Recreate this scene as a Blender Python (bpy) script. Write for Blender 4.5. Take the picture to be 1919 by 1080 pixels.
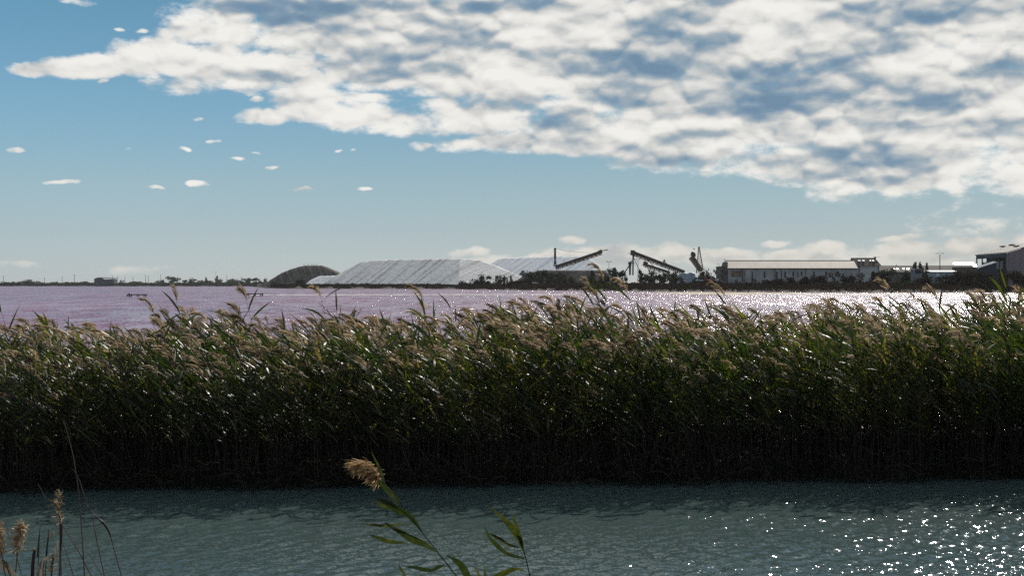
import bpy, bmesh, math, random
import numpy as np
from mathutils import Vector, Matrix, noise as mnoise

SC = bpy.context.scene
COL = SC.collection
rad = math.radians
for _o in list(bpy.data.objects):
    bpy.data.objects.remove(_o)

# ------------------------------------------------------------------ camera
CAM_H = 3.53                       # eye height above the canal, standing on the near bank
FPX = 2700.0                       # focal length in photo pixels (about 50 mm)
cam_data = bpy.data.cameras.new('camera')
cam_data.sensor_width = 36.0
cam_data.lens = FPX / 1919.0 * 36.0
cam_data.clip_start = 0.1
cam_data.clip_end = 30000.0
cam = bpy.data.objects.new('camera', cam_data)
COL.objects.link(cam)
cam.location = (0, 0, CAM_H)
cam.rotation_euler = (rad(90) - math.atan(7.0 / FPX), 0, 0)
SC.camera = cam

# ------------------------------------------------------------------ light and exposure
SUN_EL, SUN_AZ = 36.0, 21.0        # the sun stands ahead and to the right of the camera
SKY_STRENGTH = 0.09
SUN_STRENGTH = 4.2
EXPOSURE = 0.0
vs = SC.view_settings
SC.display_settings.display_device = 'sRGB'
vs.view_transform = 'Standard'
vs.look = 'None'
vs.gamma = 1.0
vs.exposure = EXPOSURE
vs.use_curve_mapping = False
SC.cycles.use_denoising = False      # keep the sun glints and the grain of the reeds crisp
SC.cycles.max_bounces = 6
SC.cycles.diffuse_bounces = 2
SC.cycles.glossy_bounces = 2
SC.cycles.transmission_bounces = 3
SC.cycles.volume_bounces = 0
SC.cycles.caustics_reflective = False
SC.cycles.caustics_refractive = False
SC.cycles.sample_clamp_indirect = 0.4

sun_data = bpy.data.lights.new('sun', 'SUN')
sun_data.energy = SUN_STRENGTH
sun_data.angle = rad(0.53)
sun_data.color = (1.0, 0.94, 0.86)
sun = bpy.data.objects.new('sun', sun_data)
COL.objects.link(sun)
SUN_DIR = Vector((math.cos(rad(SUN_EL)) * math.sin(rad(SUN_AZ)), math.cos(rad(SUN_EL)) * math.cos(rad(SUN_AZ)), math.sin(rad(SUN_EL))))
sun.rotation_euler = SUN_DIR.to_track_quat('Z', 'Y').to_euler()
sun.location = SUN_DIR * 200


# ------------------------------------------------------------------ node helper: sockets with operators
class S:
    def __init__(self, nt, sock):
        self.nt, self.s = nt, sock
    def _m(self, op, b=None, c=None, clamp=False):
        n = self.nt.nodes.new('ShaderNodeMath')
        n.operation = op
        n.use_clamp = clamp
        self.nt.links.new(self.s, n.inputs[0])
        for i, v in ((1, b), (2, c)):
            if v is None:
                continue
            if isinstance(v, S):
                self.nt.links.new(v.s, n.inputs[i])
            else:
                n.inputs[i].default_value = v
        return S(self.nt, n.outputs[0])
    def __add__(a, b): return a._m('ADD', b)
    __radd__ = __add__
    def __sub__(a, b): return a._m('SUBTRACT', b)
    def __rsub__(a, b): return (a * -1.0) + b
    def __mul__(a, b): return a._m('MULTIPLY', b)
    __rmul__ = __mul__
    def __truediv__(a, b): return a._m('DIVIDE', b)
    def madd(a, m, c): return a._m('MULTIPLY_ADD', m, c)
    def max(a, b): return a._m('MAXIMUM', b)
    def min(a, b): return a._m('MINIMUM', b)
    def pow(a, b): return a._m('POWER', b)
    def clamp(a): return a._m('ADD', 0.0, clamp=True)
    def step(a, lo, hi, out0=0.0, out1=1.0, kind='SMOOTHSTEP'):
        n = a.nt.nodes.new('ShaderNodeMapRange')
        n.interpolation_type = kind
        n.clamp = True
        a.nt.links.new(a.s, n.inputs[0])
        for i, v in enumerate((lo, hi, out0, out1)):
            n.inputs[i + 1].default_value = v
        return S(a.nt, n.outputs[0])


def mixrgb(nt, fac, a, b, mode='MIX'):
    n = nt.nodes.new('ShaderNodeMix')
    n.data_type = 'RGBA'
    n.blend_type = mode
    for sock, v in ((n.inputs[0], fac), (n.inputs[6], a), (n.inputs[7], b)):
        if isinstance(v, S):
            nt.links.new(v.s, sock)
        elif isinstance(v, (int, float)):
            sock.default_value = v
        else:
            sock.default_value = tuple(v) + (1.0,) if len(v) == 3 else v
    return S(nt, n.outputs[2])


def xyz(nt, vec):
    n = nt.nodes.new('ShaderNodeSeparateXYZ')
    nt.links.new(vec.s, n.inputs[0])
    return [S(nt, o) for o in n.outputs]


def combine(nt, *v):
    n = nt.nodes.new('ShaderNodeCombineXYZ')
    for i, a in enumerate(v):
        if isinstance(a, S):
            nt.links.new(a.s, n.inputs[i])
        else:
            n.inputs[i].default_value = a
    return S(nt, n.outputs[0])


def noise_tex(nt, vec, scale, detail=4.0, rough=0.55, color=False, lac=2.0, dist=0.0):
    n = nt.nodes.new('ShaderNodeTexNoise')
    n.inputs['Scale'].default_value = scale
    n.inputs['Detail'].default_value = detail
    n.inputs['Roughness'].default_value = rough
    n.inputs['Lacunarity'].default_value = lac
    n.inputs['Distortion'].default_value = dist
    if vec is not None:
        nt.links.new(vec.s, n.inputs['Vector'])
    return S(nt, n.outputs['Color' if color else 'Fac'])


# ------------------------------------------------------------------ sky: clear-day sky with a deck of broken cumulus
def build_world():
    w = bpy.data.worlds.new('World')
    SC.world = w
    w.use_nodes = True
    w.cycles.sampling_method = 'MANUAL'
    w.cycles.sample_map_resolution = 512
    nt = w.node_tree
    nt.nodes.clear()
    out = nt.nodes.new('ShaderNodeOutputWorld')
    bg = nt.nodes.new('ShaderNodeBackground')
    bg.inputs[1].default_value = SKY_STRENGTH
    nt.links.new(bg.outputs[0], out.inputs[0])
    sky = nt.nodes.new('ShaderNodeTexSky')
    sky.sky_type = 'NISHITA'
    sky.sun_disc = False
    sky.sun_elevation = rad(SUN_EL)
    sky.sun_rotation = rad(SUN_AZ)
    sky.air_density = 1.0
    sky.dust_density = 0.2
    sky.ozone_density = 3.0
    skyc = S(nt, sky.outputs[0])
    tc = nt.nodes.new('ShaderNodeTexCoord')
    d = S(nt, tc.outputs['Generated'])
    x, y, z = xyz(nt, d)
    az = x._m('ARCTAN2', y)
    el = z._m('ARCSINE')
    elp = el.max(0.0)
    # colour response per elevation (teal-grey towards the horizon, clear blue above), softer aureole
    ramp = nt.nodes.new('ShaderNodeValToRGB')
    cr = ramp.color_ramp
    stops = [(0.008, (.56, .68, .98)), (0.035, (.57, .65, .83)), (0.07, (.60, .69, .77)), (0.122, (.55, .73, .79)), (0.195, (.48, .735, .75)), (0.34, (.42, .72, .77)), (0.9, (.95, .97, .86))]
    while len(cr.elements) < len(stops):
        cr.elements.new(0.5)
    for e_, (p_, c_) in zip(cr.elements, stops):
        e_.position = p_
        e_.color = c_ + (1.0,)
    nt.links.new(elp.s, ramp.inputs[0])
    dotn = nt.nodes.new('ShaderNodeVectorMath')
    dotn.operation = 'DOT_PRODUCT'
    nt.links.new(d.s, dotn.inputs[0])
    dotn.inputs[1].default_value = SUN_DIR
    aur = S(nt, dotn.outputs['Value']).step(0.60, 0.90, 1.0, 0.72)
    grade = mixrgb(nt, 1.0, S(nt, ramp.outputs[0]), combine(nt, aur, aur, aur), 'MULTIPLY')
    skyc = mixrgb(nt, 1.0, skyc, grade, 'MULTIPLY')

    # cloud coverage: ellipses in azimuth / elevation (measured from the photograph), broken up by noise
    def A(px, py):
        u, v = (px - 959.5) / FPX, (533.0 - py) / FPX
        return math.atan(u), math.atan(v / math.sqrt(1 + u * u))
    blobs = [  # px, py, half width, half height, weight
        (1500, 40, 620, 150, 1.5), (1100, 110, 420, 110, 1.5), (1750, 190, 420, 150, 1.5), (1380, 215, 380, 80, 1.4),
        (800, 60, 420, 75, 1.3), (640, 125, 320, 42, 1.2), (440, 128, 150, 42, 1.5), (285, 112, 90, 34, 1.4),
        (190, 124, 100, 22, 1.3), (90, 130, 60, 15, 1.15), (420, 65, 110, 24, 0.95), (560, 15, 190, 34, 1.1),
        (330, 155, 60, 14, 0.6), (600, 205, 110, 26, 1.05), (510, 213, 70, 16, 0.9), (720, 222, 150, 30, 1.1),
        (870, 215, 130, 40, 1.1), (640, 180, 120, 16, 0.8), (1010, 268, 150, 20, 1.0), (860, 274, 60, 12, 0.8),
        (783, 273, 28, 9, 0.7), (1130, 265, 110, 26, 1.0), (1330, 290, 170, 36, 1.1), (1560, 300, 260, 45, 1.2),
        (1650, 340, 130, 24, 0.9), (1800, 330, 190, 34, 1.0), (1905, 350, 60, 26, 0.9), (1510, 343, 22, 7, 0.5),
        (352, 282, 17.8, 4.2, 0.77), (125, 343, 21.5, 4.2, 0.70), (275, 348, 16.3, 3.8, 0.60), (375, 343, 22.9, 5.3, 0.75),
        (447, 300, 11.1, 4.2, 0.70), (484, 288, 10.4, 3.3, 0.70), (414, 265, 11.1, 3.3, 0.65), (523, 312, 14.1, 2.9, 0.60),
        (632, 288, 7.4, 2.9, 0.60), (662, 287, 7.4, 2.9, 0.60), (700, 352, 11.1, 2.9, 0.57), (235, 279, 8.1, 3.3, 0.57),
        (40, 288, 16.3, 3.8, 0.57), (560, 353, 14.1, 2.9, 0.53), (222, 55, 7.4, 3.8, 0.65), (265, 62, 14.1, 4.2, 0.60),
        (150, 3, 27.4, 6.6, 0.65), (470, 187, 14.1, 3.8, 0.55), (372, 217, 11.1, 3.8, 0.57), (186, 153, 6.7, 3.8, 0.57),
        # low cumulus along the horizon
        (1150, 484, 150, 22, 1.25), (1060, 488, 120, 14, 1.1), (1340, 480, 70, 22, 1.25), (1240, 476, 90, 16, 1.1), (1070, 449, 20, 6, 0.4),
        (1440, 462, 22, 6, 0.5), (1545, 470, 60, 18, 1.15), (1500, 485, 70, 13, 0.95), (1680, 448, 36, 6, 0.6), (1670, 478, 95, 24, 1.25),
        (1760, 490, 70, 14, 1.0), (1850, 468, 90, 24, 1.3), (1919, 455, 70, 26, 1.0), (940, 490, 70, 12, 0.5), (880, 474, 24, 6, 0.35),
        (15, 494, 26, 6, 0.4), (62, 498, 26, 6, 0.36), (245, 505, 30, 6, 0.33), (310, 502, 34, 6, 0.35),
        # the deck goes on beyond the right edge, thinning out overhead
        (2500, 120, 700, 260, 1.4), (2300, 430, 420, 60, 0.8), (3400, 150, 800, 220, 1.2), (1700, -160, 700, 60, 1.0), (2600, -260, 700, 90, 1.0),
        (900, -120, 260, 32, 0.7), (-500, 260, 140, 26, 0.8), (-900, 120, 260, 60, 1.0), (-300, -350, 240, 50, 0.7),
    ]
    darks = [  # px, py, half width, half height, weight : thick cloud seen from its shaded underside
        (1245, 55, 95, 42, 0.9), (1290, 30, 90, 30, 0.6), (1250, 118, 170, 36, 1.0), (1400, 130, 170, 28, 0.9), (1050, 112, 80, 26, 0.85),
        (1340, 80, 50, 30, 0.6), (1460, 170, 250, 34, 1.0), (1180, 175, 120, 24, 0.75), (1420, 205, 180, 20, 0.75), (1035, 216, 62, 26, 0.8),
        (1590, 298, 200, 34, 1.15), (1480, 292, 130, 18, 0.8), (1650, 75, 80, 30, 0.8), (1700, 190, 140, 28, 0.8), (1560, 110, 80, 24, 0.6),
        (1790, 20, 190, 24, 0.95), (1650, 25, 90, 22, 0.6), (560, 25, 150, 22, 0.9), (480, 22, 100, 16, 0.8), (860, 8, 220, 18, 1.0),
        (700, 40, 130, 22, 0.5), (850, 85, 120, 28, 0.55), (780, 115, 120, 24, 0.45), (1840, 240, 120, 24, 0.7), (1720, 240, 100, 18, 0.6), (1540, 235, 150, 16, 0.5),
        (1360, 260, 100, 14, 0.4), (490, 140, 90, 12, 0.45), (950, 195, 80, 16, 0.4), (1290, 300, 80, 12, 0.4), (1660, 345, 80, 10, 0.4), (1880, 130, 60, 24, 0.5),
        (2300, 140, 260, 60, 1.0), (2700, 60, 300, 60, 1.0), (2500, 240, 200, 30, 0.9), (3300, 160, 300, 60, 0.9), (1800, -150, 300, 30, 0.9),
        (1340, 488, 60, 7, 0.35), (1560, 483, 40, 5, 0.3), (1690, 488, 60, 7, 0.35), (1900, 484, 60, 9, 0.35), (1130, 492, 90, 8, 0.3),
    ]
    warp = noise_tex(nt, d, 26.0, 3.0, 0.5, color=True)
    wx, wy, wz = xyz(nt, warp)
    azw = az + (wx - 0.5) * 0.035
    elw = el + (wy - 0.5) * 0.016

    def field(lst, vec):
        f = None
        for (px, py, rx, ry, wt) in lst:
            a0, e0 = A(px, py)
            ka, ke = FPX / rx, FPX / ry
            n = nt.nodes.new('ShaderNodeVectorMath')
            n.operation = 'MULTIPLY_ADD'
            nt.links.new(vec.s, n.inputs[0])
            n.inputs[1].default_value = (ka, ke, 0)
            n.inputs[2].default_value = (-a0 * ka, -e0 * ke, 0)
            m = nt.nodes.new('ShaderNodeVectorMath')
            m.operation = 'DOT_PRODUCT'
            nt.links.new(n.outputs[0], m.inputs[0])
            nt.links.new(n.outputs[0], m.inputs[1])
            v = S(nt, m.outputs['Value']).madd(-wt, wt)
            f = v if f is None else f.max(v)
        return f.max(-1.5)
    pos2 = combine(nt, azw, elw, 0.0)
    cov = field(blobs, pos2)
    # fair-weather cumulus over the rest of the sky, outside the picture
    away = el.step(0.30, 0.42).max(y.step(0.45, 0.2))
    nlow = noise_tex(nt, d, 3.4, 4.0, 0.5)
    cov = cov.max((nlow - 0.545) * 9.0 * away - (1.0 - away) * 1.5)
    drk = field(darks, pos2)
    # noise on the sphere, flattened vertically
    def q(s_az, off=0.0, dx=0.0):
        return combine(nt, x * s_az + dx, y * s_az, (z + off) * (s_az * 2.1))
    def billow(vec, scale, detail):
        """cauliflower lumps: rounded cells with smaller ones on them"""
        n = nt.nodes.new('ShaderNodeTexVoronoi')
        n.feature = 'F1'
        n.inputs['Scale'].default_value = scale
        n.inputs['Detail'].default_value = detail
        n.inputs['Roughness'].default_value = 0.62
        n.normalize = True
        nt.links.new(vec.s, n.inputs['Vector'])
        return 1.0 - S(nt, n.outputs['Distance'])

    def wq(off=0.0, dx=0.0):
        """noise space, slightly stirred so the lumps are not on a lattice"""
        return combine(nt, x + (wx - 0.5) * 0.030 + dx, y + (wy - 0.5) * 0.02, (z + (wz - 0.5) * 0.012 + off) * 1.9)
    b1 = billow(wq(), 25.0, 1.5)
    b1u = billow(wq(0.0046, 0.0012), 25.0, 1.5)
    n1 = noise_tex(nt, q(1.0), 15.0, 4.0, 0.55)
    n2 = noise_tex(nt, q(1.0, 3.0), 11.0, 3.0, 0.5)
    n3 = noise_tex(nt, q(1.0, 5.0), 42.0, 5.0, 0.66)
    dens_raw = cov.min(1.4) * 0.66 + (n1 - 0.5) * 1.5 + (b1 - 0.62) * 2.1 + (n3 - 0.5) * 1.9 + (n2 - 0.5) * 0.8 + 0.03
    dens = dens_raw.step(-0.12, 0.62)
    lit = (b1 - b1u) * 3.0 + (n3 - 0.5) * 0.6             # tops turned to the sun brighter than bases
    shade = (drk.max(-0.55).min(0.9) * 0.36 + (n2 - 0.5) * 0.95 + (n1 - 0.5) * 0.55 - lit * 0.72 - (b1 - 0.62) * 0.55 + dens * 0.10 + 0.36).clamp()
    K = 1.0 / SKY_STRENGTH
    sr = nt.nodes.new('ShaderNodeValToRGB')
    stops = [(0.0, (.90, .885, .84)), (0.22, (.80, .785, .745)), (0.42, (.60, .61, .60)), (0.60, (.37, .435, .485)), (0.80, (.215, .315, .42)), (1.0, (.165, .265, .375))]
    while len(sr.color_ramp.elements) < len(stops):
        sr.color_ramp.elements.new(0.5)
    for e_, (p_, c_) in zip(sr.color_ramp.elements, stops):
        e_.position = p_
        e_.color = c_ + (1.0,)
    nt.links.new(shade.s, sr.inputs[0])
    low = mixrgb(nt, 0.62, S(nt, sr.outputs[0]), (.60, .575, .51))      # seen through more air near the horizon
    cc = mixrgb(nt, el.step(0.005, 0.085), low, S(nt, sr.outputs[0]))
    cc = mixrgb(nt, 1.0, cc, (K, K, K), 'MULTIPLY')
    fade = el.step(-0.005, 0.02)
    final = mixrgb(nt, dens * fade * 0.97, skyc, cc)
    nt.links.new(final.s, bg.inputs[0])


build_world()

# ------------------------------------------------------------------ materials
def new_mat(name):
    m = bpy.data.materials.new(name)
    m.use_nodes = True
    nt = m.node_tree
    return m, nt, nt.nodes['Principled BSDF']


def gen_coord(nt, kind='Object'):
    tc = nt.nodes.new('ShaderNodeTexCoord')
    return S(nt, tc.outputs[kind])


def pos_coord(nt):
    g = nt.nodes.new('ShaderNodeNewGeometry')
    return S(nt, g.outputs['Position'])


def mat(name, c, rough=0.7, var=0.25, scale=1.0, metal=0.0, spec=0.4, stretch=(1, 1, 1), detail=5.0, c2=None, bump=0.0):
    m, nt, bs = new_mat(name)
    p = pos_coord(nt)
    mp = nt.nodes.new('ShaderNodeMapping')
    mp.inputs['Scale'].default_value = stretch
    nt.links.new(p.s, mp.inputs[0])
    n = noise_tex(nt, S(nt, mp.outputs[0]), scale, detail, 0.6)
    lo = tuple(v * (1 - var) for v in c)
    hi = tuple(min(0.9, v * (1 + var)) for v in c) if c2 is None else c2
    col = mixrgb(nt, n.step(0.30, 0.70), lo, hi)
    nt.links.new(col.s, bs.inputs['Base Color'])
    bs.inputs['Roughness'].default_value = rough
    bs.inputs['Metallic'].default_value = metal
    bs.inputs['Specular IOR Level'].default_value = spec
    if bump:
        b = nt.nodes.new('ShaderNodeBump')
        b.inputs['Strength'].default_value = bump
        b.inputs['Distance'].default_value = 0.3
        nt.links.new(n.s, b.inputs['Height'])
        nt.links.new(b.outputs[0], bs.inputs['Normal'])
    return m


def foliage_mat(name, c_lo, c_hi, trans=0.35, rough=0.5, spec=0.3):
    m, nt, bs = new_mat(name)
    at = nt.nodes.new('ShaderNodeAttribute')
    at.attribute_name = 'tint'
    t = S(nt, at.outputs['Fac'])
    col = mixrgb(nt, t, c_lo, c_hi)
    nt.links.new(col.s, bs.inputs['Base Color'])
    bs.inputs['Roughness'].default_value = rough
    bs.inputs['Specular IOR Level'].default_value = spec
    tr = nt.nodes.new('ShaderNodeBsdfTranslucent')
    nt.links.new(col.s, tr.inputs[0])
    mx = nt.nodes.new('ShaderNodeMixShader')
    mx.inputs[0].default_value = trans
    nt.links.new(bs.outputs[0], mx.inputs[1])
    nt.links.new(tr.outputs[0], mx.inputs[2])
    nt.links.new(mx.outputs[0], nt.nodes['Material Output'].inputs[0])
    return m


# ------------------------------------------------------------------ object helpers
def tag(o, label=None, cat=None, group=None, kind=None):
    if label: o['label'] = label
    if cat: o['category'] = cat
    if group: o['group'] = group
    if kind: o['kind'] = kind
    return o


def thing(name, label, cat, loc=(0, 0, 0), rz=0.0, group=None):
    o = bpy.data.objects.new(name, None)
    o.empty_display_size = 0.2
    COL.objects.link(o)
    o.location = loc
    o.rotation_euler = (0, 0, rz)
    return tag(o, label, cat, group)


def mesh_np(name, V, F, tint=None, smooth=False):
    """V (n,3) array, F list of index tuples or (m,k) array"""
    me = bpy.data.meshes.new(name)
    V = np.asarray(V, dtype=np.float32)
    if isinstance(F, np.ndarray):
        k = F.shape[1]
        me.vertices.add(len(V))
        me.vertices.foreach_set('co', V.ravel())
        me.loops.add(F.size)
        me.loops.foreach_set('vertex_index', F.astype(np.int32).ravel())
        me.polygons.add(len(F))
        me.polygons.foreach_set('loop_start', np.arange(0, F.size, k, dtype=np.int32))
        me.update(calc_edges=True)
    else:
        me.from_pydata([tuple(v) for v in V], [], F)
        me.update()
    if tint is not None:
        a = me.attributes.new('tint', 'FLOAT', 'POINT')
        a.data.foreach_set('value', np.asarray(tint, dtype=np.float32))
    if smooth:
        me.polygons.foreach_set('use_smooth', np.ones(len(me.polygons), dtype=bool))
    return me


def add_obj(name, me, material=None, parent=None, loc=None):
    o = bpy.data.objects.new(name, me)
    COL.objects.link(o)
    if material is not None and not me.materials:
        me.materials.append(material)
    if parent is not None:
        o.parent = parent
    if loc is not None:
        o.location = loc
    return o


class MB:
    """collects boxes, beams and tubes into one mesh (one part)"""
    def __init__(self, origin=(0, 0, 0), rz=0.0):
        self.V, self.F = [], []
        self.o = Vector(origin)
    def _add(self, vs, fs):
        b = len(self.V)
        self.V += [Vector(v) - self.o for v in vs]
        self.F += [tuple(b + i for i in f) for f in fs]
        return self
    def hexa(self, p):
        return self._add(p, [(0, 3, 2, 1), (4, 5, 6, 7), (0, 1, 5, 4), (1, 2, 6, 5), (2, 3, 7, 6), (3, 0, 4, 7)])
    def box(self, x0, x1, y0, y1, z0, z1):
        return self.hexa([(x0, y0, z0), (x1, y0, z0), (x1, y1, z0), (x0, y1, z0), (x0, y0, z1), (x1, y0, z1), (x1, y1, z1), (x0, y1, z1)])
    def beam(self, a, b, w, h=None):
        a, b = Vector(a), Vector(b)
        h = w if h is None else h
        d = (b - a).normalized()
        up = Vector((0, 0, 1)) if abs(d.z) < 0.95 else Vector((0, 1, 0))
        s = d.cross(up).normalized()
        u = s.cross(d).normalized()
        s, u = s * w / 2, u * h / 2
        return self.hexa([a - s - u, a + s - u, a + s + u, a - s + u, b - s - u, b + s - u, b + s + u, b - s + u])
    def tube(self, a, b, r0, r1=None, n=8):
        a, b = Vector(a), Vector(b)
        r1 = r0 if r1 is None else r1
        d = (b - a).normalized()
        up = Vector((0, 0, 1)) if abs(d.z) < 0.95 else Vector((0, 1, 0))
        s = d.cross(up).normalized()
        u = s.cross(d).normalized()
        vs = []
        for p, r in ((a, r0), (b, r1)):
            for i in range(n):
                t = 2 * math.pi * i / n
                vs.append(p + (s * math.cos(t) + u * math.sin(t)) * r)
        fs = [(i, (i + 1) % n, n + (i + 1) % n, n + i) for i in range(n)]
        fs += [tuple(range(n - 1, -1, -1)), tuple(range(n, 2 * n))]
        return self._add(vs, fs)
    def path(self, pts, r, n=5):
        for i in range(len(pts) - 1):
            self.tube(pts[i], pts[i + 1], r, r, n)
        return self
    def prism(self, prof, d):
        """polygon prof (3d points) extruded by vector d"""
        d = Vector(d)
        n = len(prof)
        vs = [Vector(p) for p in prof] + [Vector(p) + d for p in prof]
        fs = [tuple(range(n - 1, -1, -1)), tuple(range(n, 2 * n))] + [(i, (i + 1) % n, n + (i + 1) % n, n + i) for i in range(n)]
        return self._add(vs, fs)
    def ball(self, c, r, n=8, m=5, sx=1, sy=1, sz=1):
        c = Vector(c)
        vs = [c + Vector((0, 0, r * sz))]
        for j in range(1, m):
            ph = math.pi * j / m
            for i in range(n):
                t = 2 * math.pi * i / n
                vs.append(c + Vector((math.sin(ph) * math.cos(t) * r * sx, math.sin(ph) * math.sin(t) * r * sy, math.cos(ph) * r * sz)))
        vs.append(c - Vector((0, 0, r * sz)))
        fs = [(0, 1 + i, 1 + (i + 1) % n) for i in range(n)]
        for j in range(m - 2):
            for i in range(n):
                fs.append((1 + j * n + i, 1 + (j + 1) * n + i, 1 + (j + 1) * n + (i + 1) % n, 1 + j * n + (i + 1) % n))
        L = len(vs) - 1
        fs += [(L, L - n + (i + 1) % n, L - n + i) for i in range(n)]
        return self._add(vs, fs)
    def build(self, name, material, parent=None, smooth=False):
        me = bpy.data.meshes.new(name)
        me.from_pydata([tuple(v) for v in self.V], [], self.F)
        bm = bmesh.new()
        bm.from_mesh(me)
        bmesh.ops.recalc_face_normals(bm, faces=bm.faces)
        bm.to_mesh(me)
        bm.free()
        if smooth:
            me.polygons.foreach_set('use_smooth', np.ones(len(me.polygons), dtype=bool))
        return add_obj(name, me, material, parent)


def P(px, py, D):
    """the place at distance D that the photograph shows at pixel (px, py)"""
    return Vector(((px - 959.5) / FPX * D, D, CAM_H + (533.0 - py) / FPX * D))


def W(px, py, z=0.0):
    """the place at height z that the photograph shows at pixel (px, py) (below the horizon)"""
    return P(px, py, (CAM_H - z) * FPX / (py - 533.0))


def interp(x, pts):
    xs = [p[0] for p in pts]
    return float(np.interp(x, xs, [p[1] for p in pts]))


RNG = np.random.default_rng(7)
random.seed(7)

# ------------------------------------------------------------------ ground, water and banks
M = {}
M['earth'] = mat('earth', (0.060, 0.046, 0.036), 0.9, 0.4, 0.05)
M['mud'] = mat('mud', (0.022, 0.019, 0.015), 0.8, 0.4, 1.2)
M['sand'] = mat('sand', (0.40, 0.32, 0.22), 0.8, 0.25, 0.08, stretch=(1, 0.25, 1))
M['wet_sand'] = mat('wet_sand', (0.095, 0.07, 0.062), 0.6, 0.35, 0.06, stretch=(1, 0.2, 1))


def grid_mesh(name, xs, ys, zf):
    X, Y = np.meshgrid(xs, ys)
    Z = zf(X, Y)
    V = np.stack([X.ravel(), Y.ravel(), Z.ravel()], 1)
    nx, ny = len(xs), len(ys)
    i = np.arange(nx - 1)[None, :] + (np.arange(ny - 1) * nx)[:, None]
    F = np.stack([i, i + 1, i + 1 + nx, i + nx], -1).reshape(-1, 4)
    return mesh_np(name, V, F, smooth=True)


g = add_obj('ground', grid_mesh('ground', np.linspace(-7000, 7000, 3), np.linspace(-7000, 7000, 3), lambda x, y: x * 0 - 1.5), M['earth'])
tag(g, kind='structure')

# canal: real ripples, a sum of wind waves
def canal_height(X, Y):
    rng = np.random.default_rng(3)
    Z = np.zeros_like(X)
    N = 64
    for k in range(N):
        lam = 0.115 * (0.5 / 0.115) ** (rng.random() ** 1.5)
        th = math.pi + rng.normal(0, 0.75) - 0.35
        kx, ky = 2 * math.pi / lam * math.cos(th), 2 * math.pi / lam * math.sin(th)
        slope = 0.175 * math.sqrt(2.0 / N)
        amp = slope * lam / (2 * math.pi)
        ph = rng.random() * 7
        Z += amp * np.sin(kx * X + ky * Y + ph + 0.6 * np.sin(0.9 * X + k) + 0.5 * np.sin(1.1 * Y + 2 * k))
    gust = 0.85 + 0.3 * np.sin(X * 0.55 + 1.0) * np.sin(Y * 0.8 + X * 0.2)
    return Z * gust


def water_mat(name, body, rough, layers, bias=0.0, streak=None, xgain=1.0, gust=None):
    """dark water body, mirror surface, small waves added to the normal. layers: (scale, amplitude, y stretch, detail)"""
    m, nt, bs = new_mat(name)
    p = pos_coord(nt)
    nx = ny = None
    for (sc, amp, sy, det) in layers:
        mp = nt.nodes.new('ShaderNodeMapping')
        mp.inputs['Scale'].default_value = (1, sy, 1)
        nt.links.new(p.s, mp.inputs[0])
        c = noise_tex(nt, S(nt, mp.outputs[0]), sc, det, 0.65, color=True)
        a, b, _ = xyz(nt, c)
        a, b = (a - 0.5) * (amp * xgain), (b - 0.5) * amp
        nx, ny = (a, b) if nx is None else (nx + a, ny + b)
    if gust:                                   # calmer and rougher bands
        mp = nt.nodes.new('ShaderNodeMapping')
        mp.inputs['Scale'].default_value = (1, gust[1], 1)
        nt.links.new(p.s, mp.inputs[0])
        gf = noise_tex(nt, S(nt, mp.outputs[0]), gust[0], 3.0, 0.55).step(0.36, 0.64, 0.55, 1.35)
        nx, ny = nx * gf, ny * gf
    if bias:
        ny = (ny * 1.0) - bias
    geo = nt.nodes.new('ShaderNodeNewGeometry')
    add = nt.nodes.new('ShaderNodeVectorMath')
    add.operation = 'ADD'
    nt.links.new(geo.outputs['Normal'], add.inputs[0])
    nt.links.new(combine(nt, nx, ny, 0.0).s, add.inputs[1])
    nrm = nt.nodes.new('ShaderNodeVectorMath')
    nrm.operation = 'NORMALIZE'
    nt.links.new(add.outputs[0], nrm.inputs[0])
    nt.links.new(nrm.outputs[0], bs.inputs['Normal'])
    if streak:
        c2, sc, sy = streak
        mp = nt.nodes.new('ShaderNodeMapping')
        mp.inputs['Scale'].default_value = (1, sy, 1)
        nt.links.new(p.s, mp.inputs[0])
        f = noise_tex(nt, S(nt, mp.outputs[0]), sc, 6.0, 0.65).step(0.35, 0.65)
        col = mixrgb(nt, f, body, c2)
        nt.links.new(col.s, bs.inputs['Base Color'])
    else:
        bs.inputs['Base Color'].default_value = body + (1,)
    bs.inputs['Roughness'].default_value = rough
    bs.inputs['IOR'].default_value = 1.333
    bs.inputs['Specular IOR Level'].default_value = 0.5
    return m


M['canal'] = water_mat('canal_water', (0.062, 0.094, 0.090), 0.085, [(19.0, 0.72, 1.0, 2.0)], bias=0.03, gust=(0.42, 2.6))
M['lake'] = water_mat('lake_water', (0.26, 0.132, 0.186), 0.17, [(0.30, 0.85, 0.16, 9.0), (1.1, 0.6, 0.20, 2.0), (4.5, 1.6, 0.30, 3.0)], bias=0.12,
                      streak=((0.36, 0.165, 0.225), 0.030, 0.25), xgain=1.7)
xs = np.concatenate([np.linspace(-60, -10.6, 26), np.arange(-10.5, 10.51, 0.045), np.linspace(10.6, 60, 26)])
ys = np.concatenate([np.linspace(8, 15.8, 14), np.arange(15.9, 27.0, 0.045)])
cw = add_obj('canal_water', grid_mesh('canal_water', xs, ys, canal_height), M['canal'])
tag(cw, kind='structure')
lake = add_obj('lake_water', grid_mesh('lake_water', np.linspace(-4500, 4500, 10), [29.5, 100, 300, 800, 1600, 2600, 5000], lambda x, y: x * 0), M['lake'])
tag(lake, kind='structure')


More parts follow.
